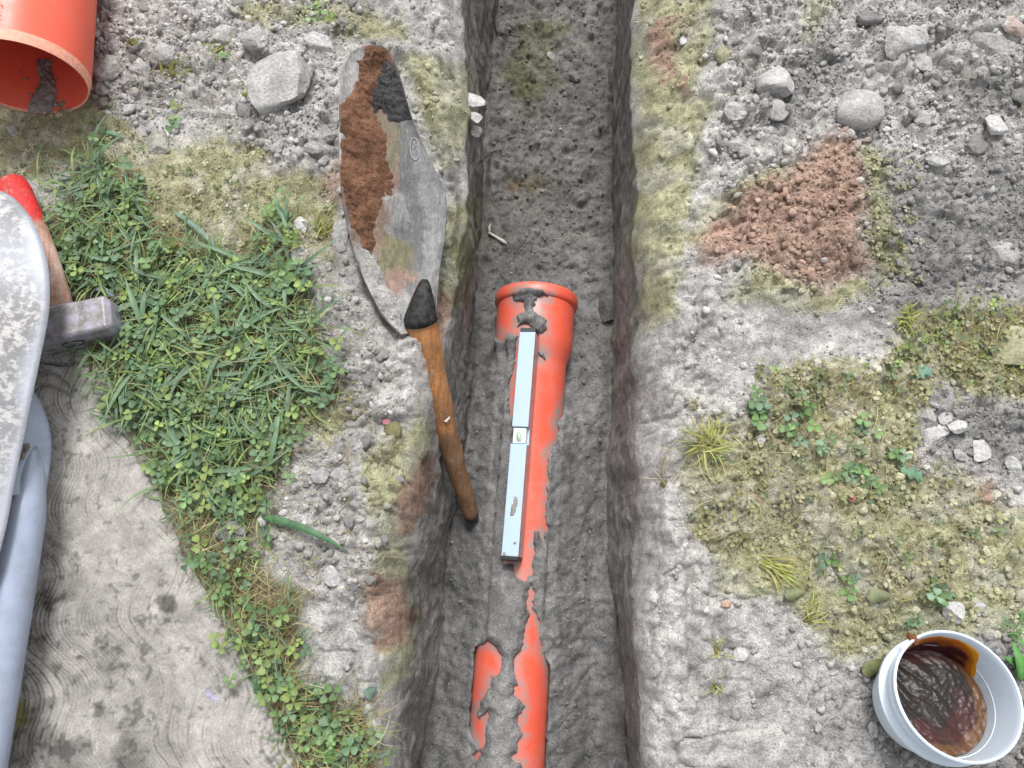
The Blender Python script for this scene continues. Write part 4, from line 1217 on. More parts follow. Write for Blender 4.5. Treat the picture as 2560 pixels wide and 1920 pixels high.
# paste
nr, nt = 60, 150
rr_, tt_ = np.meshgrid(np.linspace(0.0004, 1, nr), np.linspace(0, 2 * np.pi, nt, endpoint=False), indexing='ij')
PR = 0.0548
X_, Y_ = PR * rr_ * np.cos(tt_), PR * rr_ * np.sin(tt_)
g1 = (X_ * math.cos(R(40)) + Y_ * math.sin(R(40)) + 0.006 * noise2(X_, Y_, 40, 401)) / 0.017
grv = np.abs((g1 % 1) - .5) * 2
on_l = sstep(0.03, -0.01, X_ + 0.4 * Y_)
Z_ = 0.036 + 0.06 * (0.55 * X_ - 0.83 * Y_) + 0.0035 * (grv ** 0.6 - .6) * on_l + 0.0022 * noise2(X_, Y_, 40, 402) + 0.0 * np.sin(2 * np.pi * np.hypot(X_ - .016, Y_ - .004) / .0085) * (1 - on_l) * sstep(.035, .01, np.hypot(X_ - .016, Y_ - .004)) + .0005 * fbm2(X_, Y_, 260, 2, 404)
Z_ -= 0.004 * sstep(-.2, -1, rr_ * 0 - rr_) * 0
ii = np.arange(nr * nt).reshape(nr, nt)
F = [np.stack([ii[:-1], ii[1:], np.roll(ii, -1, 1)[1:], np.roll(ii, -1, 1)[:-1]], -1).reshape(-1, 4)]
dk = np.array([.026, .021, .018]); br = np.array([.105, .048, .020]); mr = np.array([.050, .018, .017])
dd_ = np.hypot(X_ + .010, Y_ - .004) + .008 * noise2(X_, Y_, 60, 405)
w1_ = (sstep(.80, .90, rr_ + .10 * noise2(X_, Y_, 60, 407)) * sstep(-.012, .012, .7 * X_ - .7 * Y_))[..., None]
w2_ = (sstep(.026, .036, dd_) * sstep(-.3, .2, noise2(X_, Y_, 38, 406)))[..., None]
c = dk * (1 - w2_) + mr * w2_; c = c * (1 - w1_) + br * w1_
def paste_mat():
    m, n, l, b = new_mat('brown_paste')
    a = n.new('ShaderNodeAttribute'); a.attribute_name = 'Col'
    l.new(a.outputs['Color'], b.inputs['Base Color'])
    b.inputs['Roughness'].default_value = 0.34; b.inputs['Specular IOR Level'].default_value = .25
    t = noise_node(n, l, 330, 4, .65, obj_coord(n)); bump(n, l, b, t.outputs[0], .25, .0009)
    return m
M['paste'] = paste_mat()
o = mesh_np('paste', np.stack([X_, Y_, Z_], -1).reshape(-1, 3), F, M['paste'], c.reshape(-1, 3)); o.location = (bc[0], bc[1], bz0); adopt(o, root)
o['label'] = 'dark brown sticky paste with finger grooves'
# amber smear up the far inner wall
nu, nv = 120, 40
U_, W_ = np.meshgrid(np.linspace(R(8), R(178), nu), np.linspace(0, 1, nv), indexing='ij')
topz = 0.083 - 0.010 * sstep(R(60), R(20), U_) - .004 * np.abs(noise2(U_, U_ * 0, 5, 411)) - 0.055 * sstep(R(50), R(13), U_ + .12 * noise2(U_, U_ * 0, 6, 412))
zz_ = 0.014 + (topz - 0.014) * W_
rwall = 0.0530 + (zz_ - .006) / .077 * .0074
th_ = 0.0009 + 0.0011 * noise2(U_ * .05, zz_, 160, 413) * (1 - W_)
th_ = np.where(W_ > .97, -.0006, th_); 
rad_ = rwall - th_
V = np.stack([rad_ * np.cos(U_), rad_ * np.sin(U_), zz_], -1).reshape(-1, 3)
ii = np.arange(nu * nv).reshape(nu, nv)
F = np.stack([ii[:-1, :-1], ii[1:, :-1], ii[1:, 1:], ii[:-1, 1:]], -1).reshape(-1, 4)
am = np.array([.62, .27, .015]); dr = np.array([.045, .008, .008]); og = np.array([.42, .11, .01])
tb = np.clip(W_ + .18 * noise2(U_ * .06, zz_, 90, 414) + .35 * sstep(R(60), R(25), U_), 0, 1)[..., None]
c = dr * (1 - sstep(.55, .85, tb)) + og * (sstep(.55, .85, tb) - sstep(.88, 1.0, tb)) + am * sstep(.88, 1.0, tb)
M['smear'] = paste_mat(); M['smear'].name = 'amber_smear'
o = mesh_np('amber_smear', V, F, M['smear'], c.reshape(-1, 3)); o.location = (bc[0], bc[1], bz0); adopt(o, root)
V = rock_verts(3, 55, 4, .15) * [.0045, .0085, .004]
c = np.ones((len(V), 3)) * np.array([.15, .055, .022])
o = mesh_np('paste_drip', V, ICO[3][1], M['paste'], c); o.location = (bc[0] - .031, bc[1] + .056, bz0 + .0865); o.rotation_euler = (0, 0, R(30)); adopt(o, root)
root.location.z += .006; root.rotation_euler = (R(-15), 0, 0)
tag(root, 'white plastic bucket with brown sticky paste smeared inside, on the gravelly ground', 'bucket')

# ================================================================== STONES AND CLODS
def px_scale(px, py, z=0.0):
    return float(np.linalg.norm(at(px + 1, py, z) - at(px, py, z)))

def rock(name, px, py, w, h, label, cat, col, seed, group=None, flat=0.6, cuts=9, rough=0.06, rotz=None, sink=0.38, z=None, sub=3):
    P = on_ground(px, py); s = px_scale(px, py, P[2])
    V = rock_verts(sub, seed, cuts, rough)
    ext = V.max(0) - V.min(0)
    V = V / ext * np.array([w * s, h * s * 1.04, min(w, h) * s * flat])
    r = np.random.default_rng(seed)
    a = r.uniform(-.5, .5) if rotz is None else rotz
    V = V @ np.array([[math.cos(a), math.sin(a), 0], [-math.sin(a), math.cos(a), 0], [0, 0, 1]])
    tl = r.uniform(-.25, .25)
    V = V @ np.array([[1, 0, 0], [0, math.cos(tl), math.sin(tl)], [0, -math.sin(tl), math.cos(tl)]])
    zmin = V[:, 2].min(); V[:, 2] -= zmin
    c = np.array(col) * (1 + .18 * noise3(V[:, 0] + seed, V[:, 1], V[:, 2], 50, 3))[:, None]
    o = mesh_np(name, V, ICO[sub][1], M['stone'], c)
    if 'shard' in name: o.data.polygons.foreach_set('use_smooth', np.zeros(len(o.data.polygons), bool))
    elif rough < 0.09: sharp_smooth(o, 32)
    zg = P[2] if z is None else z
    o.location = (P[0], P[1], zg - sink * min(w, h) * s * flat)
    tag(o, label, cat, group)
    return o

GR, LT_, WH, DK, OL, PE, BRN = (.43, .42, .41), (.49, .48, .47), (.58, .57, .56), (.25, .245, .24), (.35, .345, .225), (.62, .42, .33), (.40, .23, .17)
def mix3(a, b, t): return tuple(x * (1 - t) + y * t for x, y in zip(a, b))
heroes = [
 # left of the trench, in the rubble above the grass
 ('boulder', 715, 208, 150, 178, 'largest pale angular stone in the rubble left of the shovel', 'stone', LT_, dict(flat=.75, cuts=14, rough=.04)),
 ('soil_block', 795, 118, 78, 62, 'squarish pale soil block up and right of the largest left-hand stone', 'clod', LT_, {}),
 ('soil_block', 560, 92, 96, 56, 'wide flat-topped grey clod near the top, left of the squarish block', 'clod', GR, {}),
 ('clod', 637, 102, 66, 66, 'rounded grey clod directly above the largest left-hand stone', 'clod', GR, dict(rough=.1)),
 ('clod', 268, 176, 74, 68, 'grey clod touching the right side of the wide orange pipe', 'clod', GR, dict(rough=.09)),
 ('clod', 258, 222, 44, 40, 'small grey clod just below the mouth height of the wide orange pipe', 'clod', GR, {}),
 ('clod', 351, 176, 56, 40, 'low grey clod one step right of the clod beside the wide pipe', 'clod', GR, {}),
 ('clod', 408, 140, 66, 58, 'lumpy grey clod midway between the wide pipe and the largest left-hand stone', 'clod', GR, dict(rough=.1)),
 ('pebble', 321, 274, 36, 28, 'smooth rounded grey pebble below the wide pipe among small rubble', 'pebble', LT_, dict(cuts=3)),
 ('clod', 404, 362, 60, 64, 'pale olive-dusted clod on the dry moss below the rubble', 'clod', mix3(GR, OL, .4), {}),
 ('clod', 613, 277, 46, 44, 'dark grey round clod at lower left of the largest left-hand stone', 'clod', DK, {}),
 ('stone_chip', 700, 306, 56, 22, 'long thin grey chip pointing down-right below the largest left-hand stone', 'stone', GR, dict(rotz=-.6)),
 ('stone_chip', 733, 302, 52, 20, 'long thin grey chip pointing up-right below the largest left-hand stone', 'stone', GR, dict(rotz=.5)),
 ('clod', 668, 362, 40, 42, 'lumpy clod, left one of a pair at the lower edge of the rubble', 'clod', GR, dict(rough=.1)),
 ('clod', 693, 368, 34, 40, 'lumpy clod, right one of a pair at the lower edge of the rubble', 'clod', GR, dict(rough=.1)),
 ('clod', 782, 375, 44, 36, 'grey clod close to the left rim of the caked shovel blade', 'clod', GR, {}),
 ('stone', 808, 404, 28, 24, 'small pale round stone touching the brown earth on the shovel rim', 'stone', LT_, {}),
 ('stone_shard', 752, 572, 40, 56, 'upper white stone shard between the grass and the shovel blade', 'stone', WH, dict(flat=.4)),
 ('stone_shard', 752, 638, 46, 52, 'lower white stone shard between the grass and the shovel blade', 'stone', WH, dict(flat=.4)),
 ('flat_stone', 856, 590, 44, 84, 'flat grey stone half hidden under the left rim of the shovel blade', 'stone', GR, dict(flat=.5)),
 ('clod', 190, 465, 60, 40, 'grey lump of soil in the dry moss above the hammer', 'clod', DK, dict(rough=.1)),
 ('clod', 35, 330, 26, 28, 'small grey pebble in dry grass under the wide orange pipe', 'pebble', GR, {}),
 ('clod', 580, 1325, 84, 66, 'crumbly grey clod in the clover beside the long dark grass blade', 'clod', (.25, .245, .24), dict(rough=.14)),
 ('flat_stone', 832, 1440, 52, 52, 'flat pale stone near the trench edge below the long dark grass blade', 'stone', LT_, dict(flat=.35)),
 ('clod', 850, 1180, 60, 44, 'grey clod near the left trench edge, beside the end of the shovel handle', 'clod', GR, {}),
 ('clod', 800, 1190, 46, 40, 'small grey clod left of the clod beside the end of the handle', 'clod', GR, {}),
 ('clod', 700, 1000, 60, 40, 'grey clod at the ragged right-hand border of the grass', 'clod', GR, {}),
 # on the concrete
 ('pebble', 214, 1813, 34, 26, 'topmost grey pebble of three on the concrete', 'pebble', GR, dict(cuts=4)),
 ('pebble', 187, 1847, 36, 32, 'lower left grey pebble of three on the concrete', 'pebble', GR, dict(cuts=4)),
 ('pebble', 221, 1848, 38, 30, 'orange-tinged pebble of three on the concrete', 'pebble', mix3(PE, OL, .3), dict(cuts=4)),
 # in the trench
 ('flat_stone', 1521, 778, 40, 66, 'dark grey stone wedged against the right trench wall beside the pipe socket', 'stone', (.15, .148, .145), dict(flat=.8, rotz=.1, sink=.1, cuts=14)),
 ('pebble', 1377, 137, 22, 22, 'pale round pebble on the far trench floor', 'pebble', LT_, {}),
 ('pebble', 1438, 195, 30, 26, 'dark flat pebble on the far trench floor below the pale round one', 'pebble', DK, {}),
 # right of the trench
 ('boulder', 1941, 218, 98, 80, 'pointed triangular pale stone right of the trench, near the top', 'stone', LT_, dict(cuts=14, flat=.8, rough=.04)),
 ('boulder', 2146, 280, 128, 112, 'broad rounded grey boulder just above the brown earth', 'stone', GR, dict(cuts=6, flat=.6, rough=.04)),
 ('boulder', 2258, 108, 122, 88, 'big rough pale stone near the top right, above the rounded boulder', 'stone', LT_, dict(cuts=10, rough=.09)),
 ('stone', 2347, 42, 42, 40, 'small bright angular stone near the top edge at right', 'stone', WH, {}),
 ('boulder', 2472, 112, 104, 62, 'long grey boulder towards the top right corner', 'stone', GR, dict(cuts=6)),
 ('stone', 2532, 72, 50, 70, 'brownish stone in the top right corner', 'stone', mix3(BRN, LT_, .5), {}),
 ('stone', 2303, 160, 46, 64, 'upright pale stone below the big rough stone', 'stone', LT_, {}),
 ('stone', 2303, 302, 40, 48, 'round pale pebble right of the broad rounded boulder', 'pebble', LT_, dict(cuts=5)),
 ('stone', 2486, 316, 54, 56, 'bright angular stone near the right edge, level with the brown earth tip', 'stone', WH, dict(cuts=13)),
 ('clod', 1937, 275, 66, 50, 'grey clod directly below the pointed triangular stone', 'clod', GR, dict(rough=.1)),
 ('stone_chip', 1912, 322, 84, 34, 'wide flat pale stone up and left of the brown earth', 'stone', LT_, {}),
 ('clod', 1836, 366, 52, 48, 'lumpy clod, left one of a pair between trench and brown earth', 'clod', GR, dict(rough=.11)),
 ('clod', 1866, 380, 44, 38, 'lumpy clod, right one of a pair between trench and brown earth', 'clod', GR, dict(rough=.11)),
 ('stone_chip', 2335, 400, 62, 28, 'long flat light pebble right of the brown earth', 'stone', LT_, dict(rotz=-.3)),
 ('boulder', 2498, 636, 80, 74, 'pale blocky stone near the right edge in the dark soil', 'stone', GR, dict(cuts=12)),
 ('pebble', 2421, 643, 38, 22, 'small bright pebble left of the pale blocky stone in dark soil', 'pebble', WH, {}),
 ('clod', 1811, 136, 44, 52, 'olive-tinted clod on the bank near the top right of the trench', 'clod', OL, {}),
 ('pebble', 2059, 252, 26, 26, 'small round grey pebble left of the broad rounded boulder', 'pebble', GR, {}),
 ('pebble', 2234, 313, 24, 30, 'small upright pebble touching the right side of the broad rounded boulder', 'pebble', LT_, {}),
 ('clod', 2547, 242, 48, 46, 'dark round clod at the right edge above the bright angular stone', 'clod', DK, {}),
 ('clod', 2434, 366, 60, 50, 'dark clod below and left of the bright angular stone', 'clod', DK, {}),
 ('clod', 2310, 345, 52, 40, 'dark low clod between the rounded boulder and the dark clod', 'clod', DK, {}),
 ('clod', 1839, 278, 58, 50, 'smooth pale clod on the bank left of the pointed stone', 'clod', LT_, dict(cuts=5)),
 ('clod', 2110, 130, 60, 52, 'grey clod left of the big rough stone', 'clod', GR, dict(rough=.1)),
 ('clod', 2170, 50, 70, 40, 'dark grey ledge of soil above the big rough stone', 'clod', DK, dict(rough=.1)),
 ('boulder', 2527, 880, 104, 118, 'large olive flat stone at the right edge among dusty weeds', 'stone', OL, dict(cuts=6, flat=.5, rough=.03)),
 ('stone', 2331, 1090, 78, 44, 'widest of the bright stones in the dark soil at right', 'stone', WH, dict(cuts=13)),
 ('stone', 2396, 1065, 48, 38, 'bright stone up-right of the widest bright stone', 'stone', WH, dict(cuts=13)),
 ('stone', 2360, 1044, 34, 38, 'small bright stone above the widest bright stone', 'stone', LT_, {}),
 ('stone', 2446, 1126, 50, 60, 'bright elongated stone leaning down-right, right of the widest one', 'stone', WH, dict(rotz=-.4)),
 ('stone', 2531, 1166, 36, 48, 'bright upright stone closest to the right edge', 'stone', WH, {}),
 ('stone', 2318, 1040, 44, 36, 'grey-white stone up-left of the widest bright stone', 'stone', LT_, {}),
 ('stone', 2395, 1140, 40, 26, 'low bright stone below the widest bright stone', 'stone', LT_, {}),
 ('pebble', 1900, 1100, 26, 26, 'pale pebble below the green weeds on the right bank', 'pebble', LT_, {}),
 ('pebble', 1892, 1248, 40, 24, 'peach-coloured flat pebble amid dry roots on the right bank', 'pebble', PE, {}),
 ('pebble', 1823, 1514, 42, 24, 'peach-coloured oval pebble at the lower edge of the dry roots', 'pebble', PE, {}),
 ('pebble', 1850, 1636, 38, 40, 'bright stone below the oval peach pebble', 'pebble', WH, {}),
 ('pebble', 1819, 1628, 26, 28, 'grey pebble touching the left of the bright stone below the peach pebble', 'pebble', GR, {}),
 ('pebble', 1941, 1396, 32, 30, 'pale pebble beside the yellow-green grass tuft', 'pebble', LT_, {}),
 ('stone', 2384, 1531, 52, 54, 'left of two pale stones above the white bucket', 'stone', WH, dict(cuts=7)),
 ('stone', 2434, 1515, 56, 46, 'right of two pale stones above the white bucket', 'stone', LT_, dict(cuts=11)),
 ('stone', 2178, 1824, 26, 40, 'pale upright stone left of the white bucket', 'stone', LT_, {}),
 ('stone', 2193, 1893, 28, 28, 'bright triangular stone below left of the white bucket', 'stone', WH, dict(cuts=14)),
 ('stone', 2283, 1908, 42, 30, 'grey stone at the bottom edge under the white bucket', 'stone', GR, {}),
 ('pebble', 2202, 1812, 24, 22, 'dark pebble between the upright stone and the bucket', 'pebble', DK, {}),
 ('pebble', 2157, 873, 26, 24, 'whitish pebble in grey soil above the dusty weeds', 'pebble', WH, {}),
 ('pebble', 2177, 775, 18, 18, 'tiny bright pebble in the dark soil below the brown earth', 'pebble', WH, {}),
 ('pebble', 1875, 955, 28, 34, 'bright pebble above the green weeds on the right bank', 'pebble', LT_, {}),
 ('pebble', 2128, 1245, 22, 20, 'small reddish brick chip in the dusty weeds', 'chip', (.42, .20, .15), {}),
 ('pebble', 1712, 106, 30, 30, 'bright pebble perched on the right bank near the top', 'pebble', WH, {}),
]
for k, (nm, px, py, w, h_, lab, cat, colr, kw) in enumerate(heroes):
    rock(nm, px, py, w, h_, lab, cat, colr, 1000 + k * 7, **kw)

# broken white shards sticking out of the left trench wall
wx = lambda px, py, z: at(px, py, z)
shards = [(1178, 262, 62, 44, -.075, 'topmost and largest white shard stuck in the left trench wall', WH, .1), (1172, 300, 40, 26, -.085, 'middle white shard stuck in the left trench wall', mix3(WH, GR, .3), -.4), (1180, 332, 34, 36, -.105, 'lowest greyish shard stuck in the left trench wall', mix3(WH, GR, .6), .6)]
for k, (px, py, w, h_, z, lab, colr, rz) in enumerate(shards):
    o = rock('stone_shard', px, py, w, h_, lab, 'stone', colr, 700 + k * 3, flat=.55, cuts=16, rough=.03, rotz=rz)
    o.location = at(px + (4, 16, 14)[k], py, z + (.012, .022, .02)[k])

# ---- medium clods, each its own object
def region_pts(n, poly, seed, avoid=()):
    r = np.random.default_rng(seed); out = []
    poly = np.asarray(poly, float)
    x0, y0 = poly.min(0); x1, y1 = poly.max(0)
    while len(out) < n:
        px = r.uniform(max(x0, -150), min(x1, 2700), 400); py = r.uniform(max(y0, -100), min(y1, 2050), 400)
        m = polysd(poly, px, py) < -6
        for a in avoid: m &= polysd(a, px, py) > 4
        for hh in heroes:
            m &= np.hypot(px - hh[1], py - hh[2]) > 0.55 * max(hh[3], hh[4])
        out += list(zip(px[m], py[m]))
    return np.array(out[:n])
BUCK = [(2170, 1570), (2570, 1560), (2570, 1915), (2300, 1915), (2170, 1800)]
BLADEP = [(845, 100), (1000, 100), (1140, 480), (1100, 820), (1000, 830), (850, 560)]
PIPEP = [(-200, -200), (250, -200), (240, 200), (200, 290), (-200, 290)]
clod_cols = {'grey': [(.44, .43, .415), (.48, .47, .455), (.40, .39, .38), (.45, .44, .42)], 'dark': [(.21, .205, .20), (.25, .245, .24), (.29, .285, .28), (.34, .335, .33)], 'olive': [(.34, .33, .21), (.39, .38, .29), (.32, .31, .22), (.44, .43, .40)], 'brown': [(.44, .31, .25), (.48, .34, .275), (.41, .285, .23), (.46, .325, .26)]}
clod_mesh = {}
for key, cl_ in clod_cols.items():
    for v_ in range(8):
        V = rock_verts(2, 3000 + v_ + hash(key) % 1 * 0, 7, .13); c = np.array(cl_[v_ % 4]) * (1 + .15 * noise3(V[:, 0] + v_, V[:, 1], V[:, 2], 3, 4))[:, None]
        o = mesh_np('clod', V, ICO[2][1], M['clod'], c); me = o.data; sharp_smooth(o, 40); bpy.data.objects.remove(o); clod_mesh[(key, v_)] = me
def clods(n, poly, key, seed, label, group, size, avoid=()):
    pts = region_pts(n, poly, seed, avoid); r = np.random.default_rng(seed + 1)
    P = on_ground(pts[:, 0], pts[:, 1])
    for k in range(n):
        o = bpy.data.objects.new('clod', clod_mesh[(key, k % 8)]); COL.objects.link(o)
        s = size[0] + (size[1] - size[0]) * r.random() ** 2.2
        o.scale = (s * r.uniform(.8, 1.25), s * r.uniform(.75, 1.1), s * r.uniform(.55, .85))
        o.rotation_euler = (r.uniform(-.4, .4), r.uniform(-.4, .4), r.uniform(0, 6.28))
        o.location = (P[k, 0], P[k, 1], P[k, 2] + s * .12)
        tag(o, label, 'clod', group)
clods(62, RUB_L, 'grey', 51, 'small grey clod in the rubble between the wide orange pipe and the shovel blade', 'grey rubble left of the shovel', (.004, .011), [BLADEP, PIPEP])
clods(70, RUB_R, 'grey', 52, 'small grey clod in the spoil to the upper right of the trench', 'spoil clods at upper right', (.004, .010), [HEAP])
clods(16, BROWN[1], 'brown', 53, 'small crumbly brown clod on the patch of brown earth', 'brown clods', (.0035, .0075))
clods(22, OLIVE[9], 'olive', 54, 'small dusty olive clod among the weeds at lower right', 'dusty clods among the right-hand weeds', (.0035, .008), [BUCK])
clods(26, RUB_LB, 'grey', 55, 'small grey clod on the soil strip between the grass and the trench', 'clods on the left trench edge', (.004, .010), [BLADEP, [(990, 690), (1110, 690), (1210, 1320), (1150, 1320)]])
clods(20, DARK[3], 'dark', 56, 'small dark pebble in the gravel around the white bucket', 'gravel around the bucket', (.004, .008), [BUCK])

clods(32, [(1265, 20), (1515, 20), (1505, 640), (1240, 640)], 'dark', 57, 'small dark clod on the far trench floor behind the pipe socket', 'clods on the far trench floor', (.003, .007))
# ---- crumbs nobody could count
def crumbs(name, n, seed, weight, rmin, rmax, label, sub=0, zoff=.2, power=3.0, dens=None, tint=None):
    r = np.random.default_rng(seed)
    x = r.uniform(-.83, .83, n * 6); y = r.uniform(-.28, 1.12, n * 6)
    z = gz(x, y)
    px, py = proj(np.stack([x, y, z], -1))
    w = weight(px, py, x, y)
    e = .005
    w = np.where(np.maximum.reduce([np.abs(gz(x + e, y) - z), np.abs(gz(x - e, y) - z), np.abs(gz(x + 2 * e, y) - z), np.abs(gz(x - 2 * e, y) - z)]) > .013, 0, w)
    m = r.random(len(x)) < w
    m &= (px > -120) & (px < 2680) & (py > -120) & (py < 2040)
    x, y, z, px, py = [a[m][:n] for a in (x, y, z, px, py)]
    n = len(x)
    s = rmin + (rmax - rmin) * r.random(n) ** power
    T, F = ICO[sub]
    var = [rock_verts(sub, 4000 + k, 5, .2) for k in range(12)]
    base = np.stack(var)[r.integers(0, 12, n)]
    a, b, c_ = r.uniform(0, 6.28, (3, n))
    ca, sa, cb, sb = np.cos(a), np.sin(a), np.cos(b), np.sin(b)
    base = base * np.stack([r.uniform(.8, 1.3, n), r.uniform(.7, 1.1, n), r.uniform(.55, .95, n)], -1)[:, None]
    X = base[..., 0] * ca[:, None] - base[..., 1] * sa[:, None]; Y = base[..., 0] * sa[:, None] + base[..., 1] * ca[:, None]; Z = base[..., 2]
    tl = r.uniform(-.6, .6, n)[:, None]
    Y, Z = Y * np.cos(tl) - Z * np.sin(tl), Y * np.sin(tl) + Z * np.cos(tl)
    V = np.stack([X * s[:, None] + x[:, None], Y * s[:, None] + y[:, None], Z * s[:, None] + (z + s * zoff)[:, None]], -1).reshape(-1, 3)
    Fq = (F[None] + (np.arange(n) * len(T))[:, None, None]).reshape(-1, 3)
    c = soil_colour(px, py, x, y, r.normal(0, 14, n), r.normal(0, 14, n))
    if tint is not None: c = c * tint
    c = c * r.uniform(.78, 1.3, n)[:, None]
    pale = r.random(n) < .02; c[pale] = c[pale] * .4 + .33
    c = np.repeat(c, len(T), 0)
    o = mesh_np(name, V, Fq, M['clod'], c, smooth=False)
    tag(o, label, kind='stuff')
    return o
def in_trench(px, py, x, y):
    return gz(x, y) < -.10
def wt_top(px, py, x, y):
    w = .26 + np.zeros(px.shape)
    w = np.maximum(w, .95 * msk([RUB_L, RUB_R], px, py, 40)); w = np.maximum(w, .6 * msk([RUB_LB, RUB_RB], px, py, 40)); w = np.maximum(w, .55 * msk([BROWN[1]], px, py, 25))
    w = np.maximum(w, .9 * msk([DARK[3]], px, py, 40))
    w *= (polysd(SLAB, px, py) > 8); w *= np.where(polysd(GRASS, px, py) < 0, .25, 1)
    clump = sstep(-.6, .4, noise2(x, y, 16, 61)); w *= (.35 + .65 * clump)
    return np.where(in_trench(px, py, x, y), 0, w)
crumbs('soil_crumbs', 6500, 71, wt_top, .0016, .0062, 'loose crumbs and pebbles of soil over the ground', sub=1)
crumbs('fine_soil_grains', 20000, 72, wt_top, .0007, .0022, 'fine soil grains over the ground', sub=0, power=1.6)
crumbs('trench_sand_grains', 7000, 73, lambda px, py, x, y: np.where(in_trench(px, py, x, y) & (np.abs(x - pipe_axis(y)[0]) > np.where(pipe_R(y) > 0, .07, 0)), .8 * np.where(py < 700, 1, .5), 0),   .0007, .0036, 'loose damp grains on the trench floor', sub=0, power=3.0, tint=.47)
crumbs('slab_grit', 260, 74, lambda px, py, x, y: np.where(polysd(SLAB, px, py) < -10, .5, 0), .0004, .0016, 'dark grit scattered on the concrete', sub=0, zoff=.3, tint=.55)

# ================================================================== PLANTS
class Acc:
    def __init__(s): s.V, s.F, s.C, s.n = [], [], [], 0
    def add(s, V, F, C):
        s.V.append(V.reshape(-1, 3)); s.F.append(F + s.n); s.C.append(C.reshape(-1, 3)); s.n += len(s.V[-1])
    def build(s, name, mat, parent=None):
        return mesh_np(name, np.concatenate(s.V), np.concatenate(s.F), mat, np.concatenate(s.C), parent=parent)

LEAF = np.array([(0, 0, 0), (.30, .24, .05), (.62, .46, .10), (.90, .40, .08), (1.0, .16, .02), (.93, 0, -.02), (1.0, -.16, .02), (.90, -.40, .08), (.62, -.46, .10), (.30, -.24, .05), (.55, 0, -.05)])
LEAF_F = np.array([(10, i, i + 1) for i in range(0, 9)] + [(10, 9, 0)])
GREENS = np.array([(.130, .215, .088), (.155, .250, .102), (.115, .195, .105), (.230, .310, .095), (.140, .220, .120), (.195, .260, .092)])
DUSTY = np.array([(.26, .26, .13), (.31, .30, .17), (.22, .22, .11), (.34, .33, .21), (.15, .20, .10)])
STRAW = np.array([(.36, .31, .17), (.28, .235, .11), (.42, .37, .23), (.22, .17, .085), (.30, .29, .10)])

def rotm(yaw, pitch, roll):
    cy, sy_, cp, sp, cr_, sr = np.cos(yaw), np.sin(yaw), np.cos(pitch), np.sin(pitch), np.cos(roll), np.sin(roll)
    o = np.zeros(yaw.shape + (3, 3))
    o[..., 0, 0] = cy * cp; o[..., 0, 1] = cy * sp * sr - sy_ * cr_; o[..., 0, 2] = cy * sp * cr_ + sy_ * sr
    o[..., 1, 0] = sy_ * cp; o[..., 1, 1] = sy_ * sp * sr + cy * cr_; o[..., 1, 2] = sy_ * sp * cr_ - cy * sr
    o[..., 2, 0] = -sp; o[..., 2, 1] = cp * sr; o[..., 2, 2] = cp * cr_
    return o

def clover(acc, base, hgt, size, pal, r, leaflets=3, wide=1.0):
    n = len(base)
    lean = r.normal(0, .5, (n, 2)) * hgt[:, None]
    top = base + np.concatenate([lean, hgt[:, None]], 1)
    y0 = r.uniform(0, 6.28, n)
    tint = pal[r.integers(0, len(pal), n)] * r.uniform(.75, 1.3, n)[:, None]
    tx, ty = r.normal(0, .22, (2, n))
    for k in range(leaflets):
        yaw = y0 + k * 2 * np.pi / leaflets + r.normal(0, .15, n)
        Rm = rotm(yaw, r.normal(-.08, .16, n), r.normal(0, .18, n))
        s = size * r.uniform(.85, 1.15, n)
        L = LEAF[None] * s[:, None, None] * np.array([1, wide, 1])
        P = np.einsum('nij,nkj->nki', Rm, L)
        P[..., 2] += P[..., 0] * tx[:, None] + P[..., 1] * ty[:, None]
        P = P + top[:, None]
        C = np.repeat((tint * r.uniform(.9, 1.12, n)[:, None])[:, None], len(LEAF), 1).copy()
        C[:, 10] *= 1.18; C[:, 0] *= .8
        F = (LEAF_F[None] + (np.arange(n) * len(LEAF))[:, None, None]).reshape(-1, 3)
        acc.add(P, F, C)
    ribbons(acc, base - [0, 0, .002], top, np.full(n, .0007), tint * [1.5, 1.25, 1.1], r, 3, .1)

def ribbons(acc, A, B, w, col, r, seg=5, bend=.25, arch=0.0, taper=True, fold=0.0, jit=0.0):
    n = len(A); t = np.linspace(0, 1, seg + 1)
    d = B - A; L = np.linalg.norm(d, axis=1) + 1e-9
    side = np.stack([-d[:, 1], d[:, 0], np.zeros(n)], 1); sl = np.linalg.norm(side, axis=1)
    side = np.where(sl[:, None] > 1e-6, side / (sl[:, None] + 1e-9), np.array([1., 0, 0]))
    bd = r.normal(0, bend, n) * L
    C = A[:, None] + d[:, None] * t[None, :, None] + side[:, None] * (bd[:, None] * (t * (1 - t))[None])[..., None]
    if jit: C = C + r.normal(0, 1, C.shape) * (jit * L)[:, None, None]
    C[..., 2] += (arch * L if np.isscalar(arch) else arch)[:, None] * (4 * t * (1 - t))[None]
    wt = w[:, None] * (np.clip(1.25 * (1 - t ** 2.2) * (.55 + .9 * np.minimum(t, .5)), .06, 1) if taper else np.ones_like(t))[None]
    l_, r_ = C + side[:, None] * wt[..., None], C - side[:, None] * wt[..., None]
    if fold:
        mid = C.copy(); mid[..., 2] -= wt * fold
        V = np.stack([l_, mid, r_], 2); k = 3
    else:
        V = np.stack([l_, r_], 2); k = 2
    m = (seg + 1) * k
    fs = []
    for i in range(seg):
        for j in range(k - 1):
            a = i * k + j; fs += [(a, a + 1, a + k + 1), (a, a + k + 1, a + k)]
    F = (np.array(fs)[None] + (np.arange(n) * m)[:, None, None]).reshape(-1, 3)
    Cc = np.repeat(col[:, None], m, 1) * (0.85 + .3 * np.repeat(t, k))[None, :, None]
    acc.add(V, F, Cc)

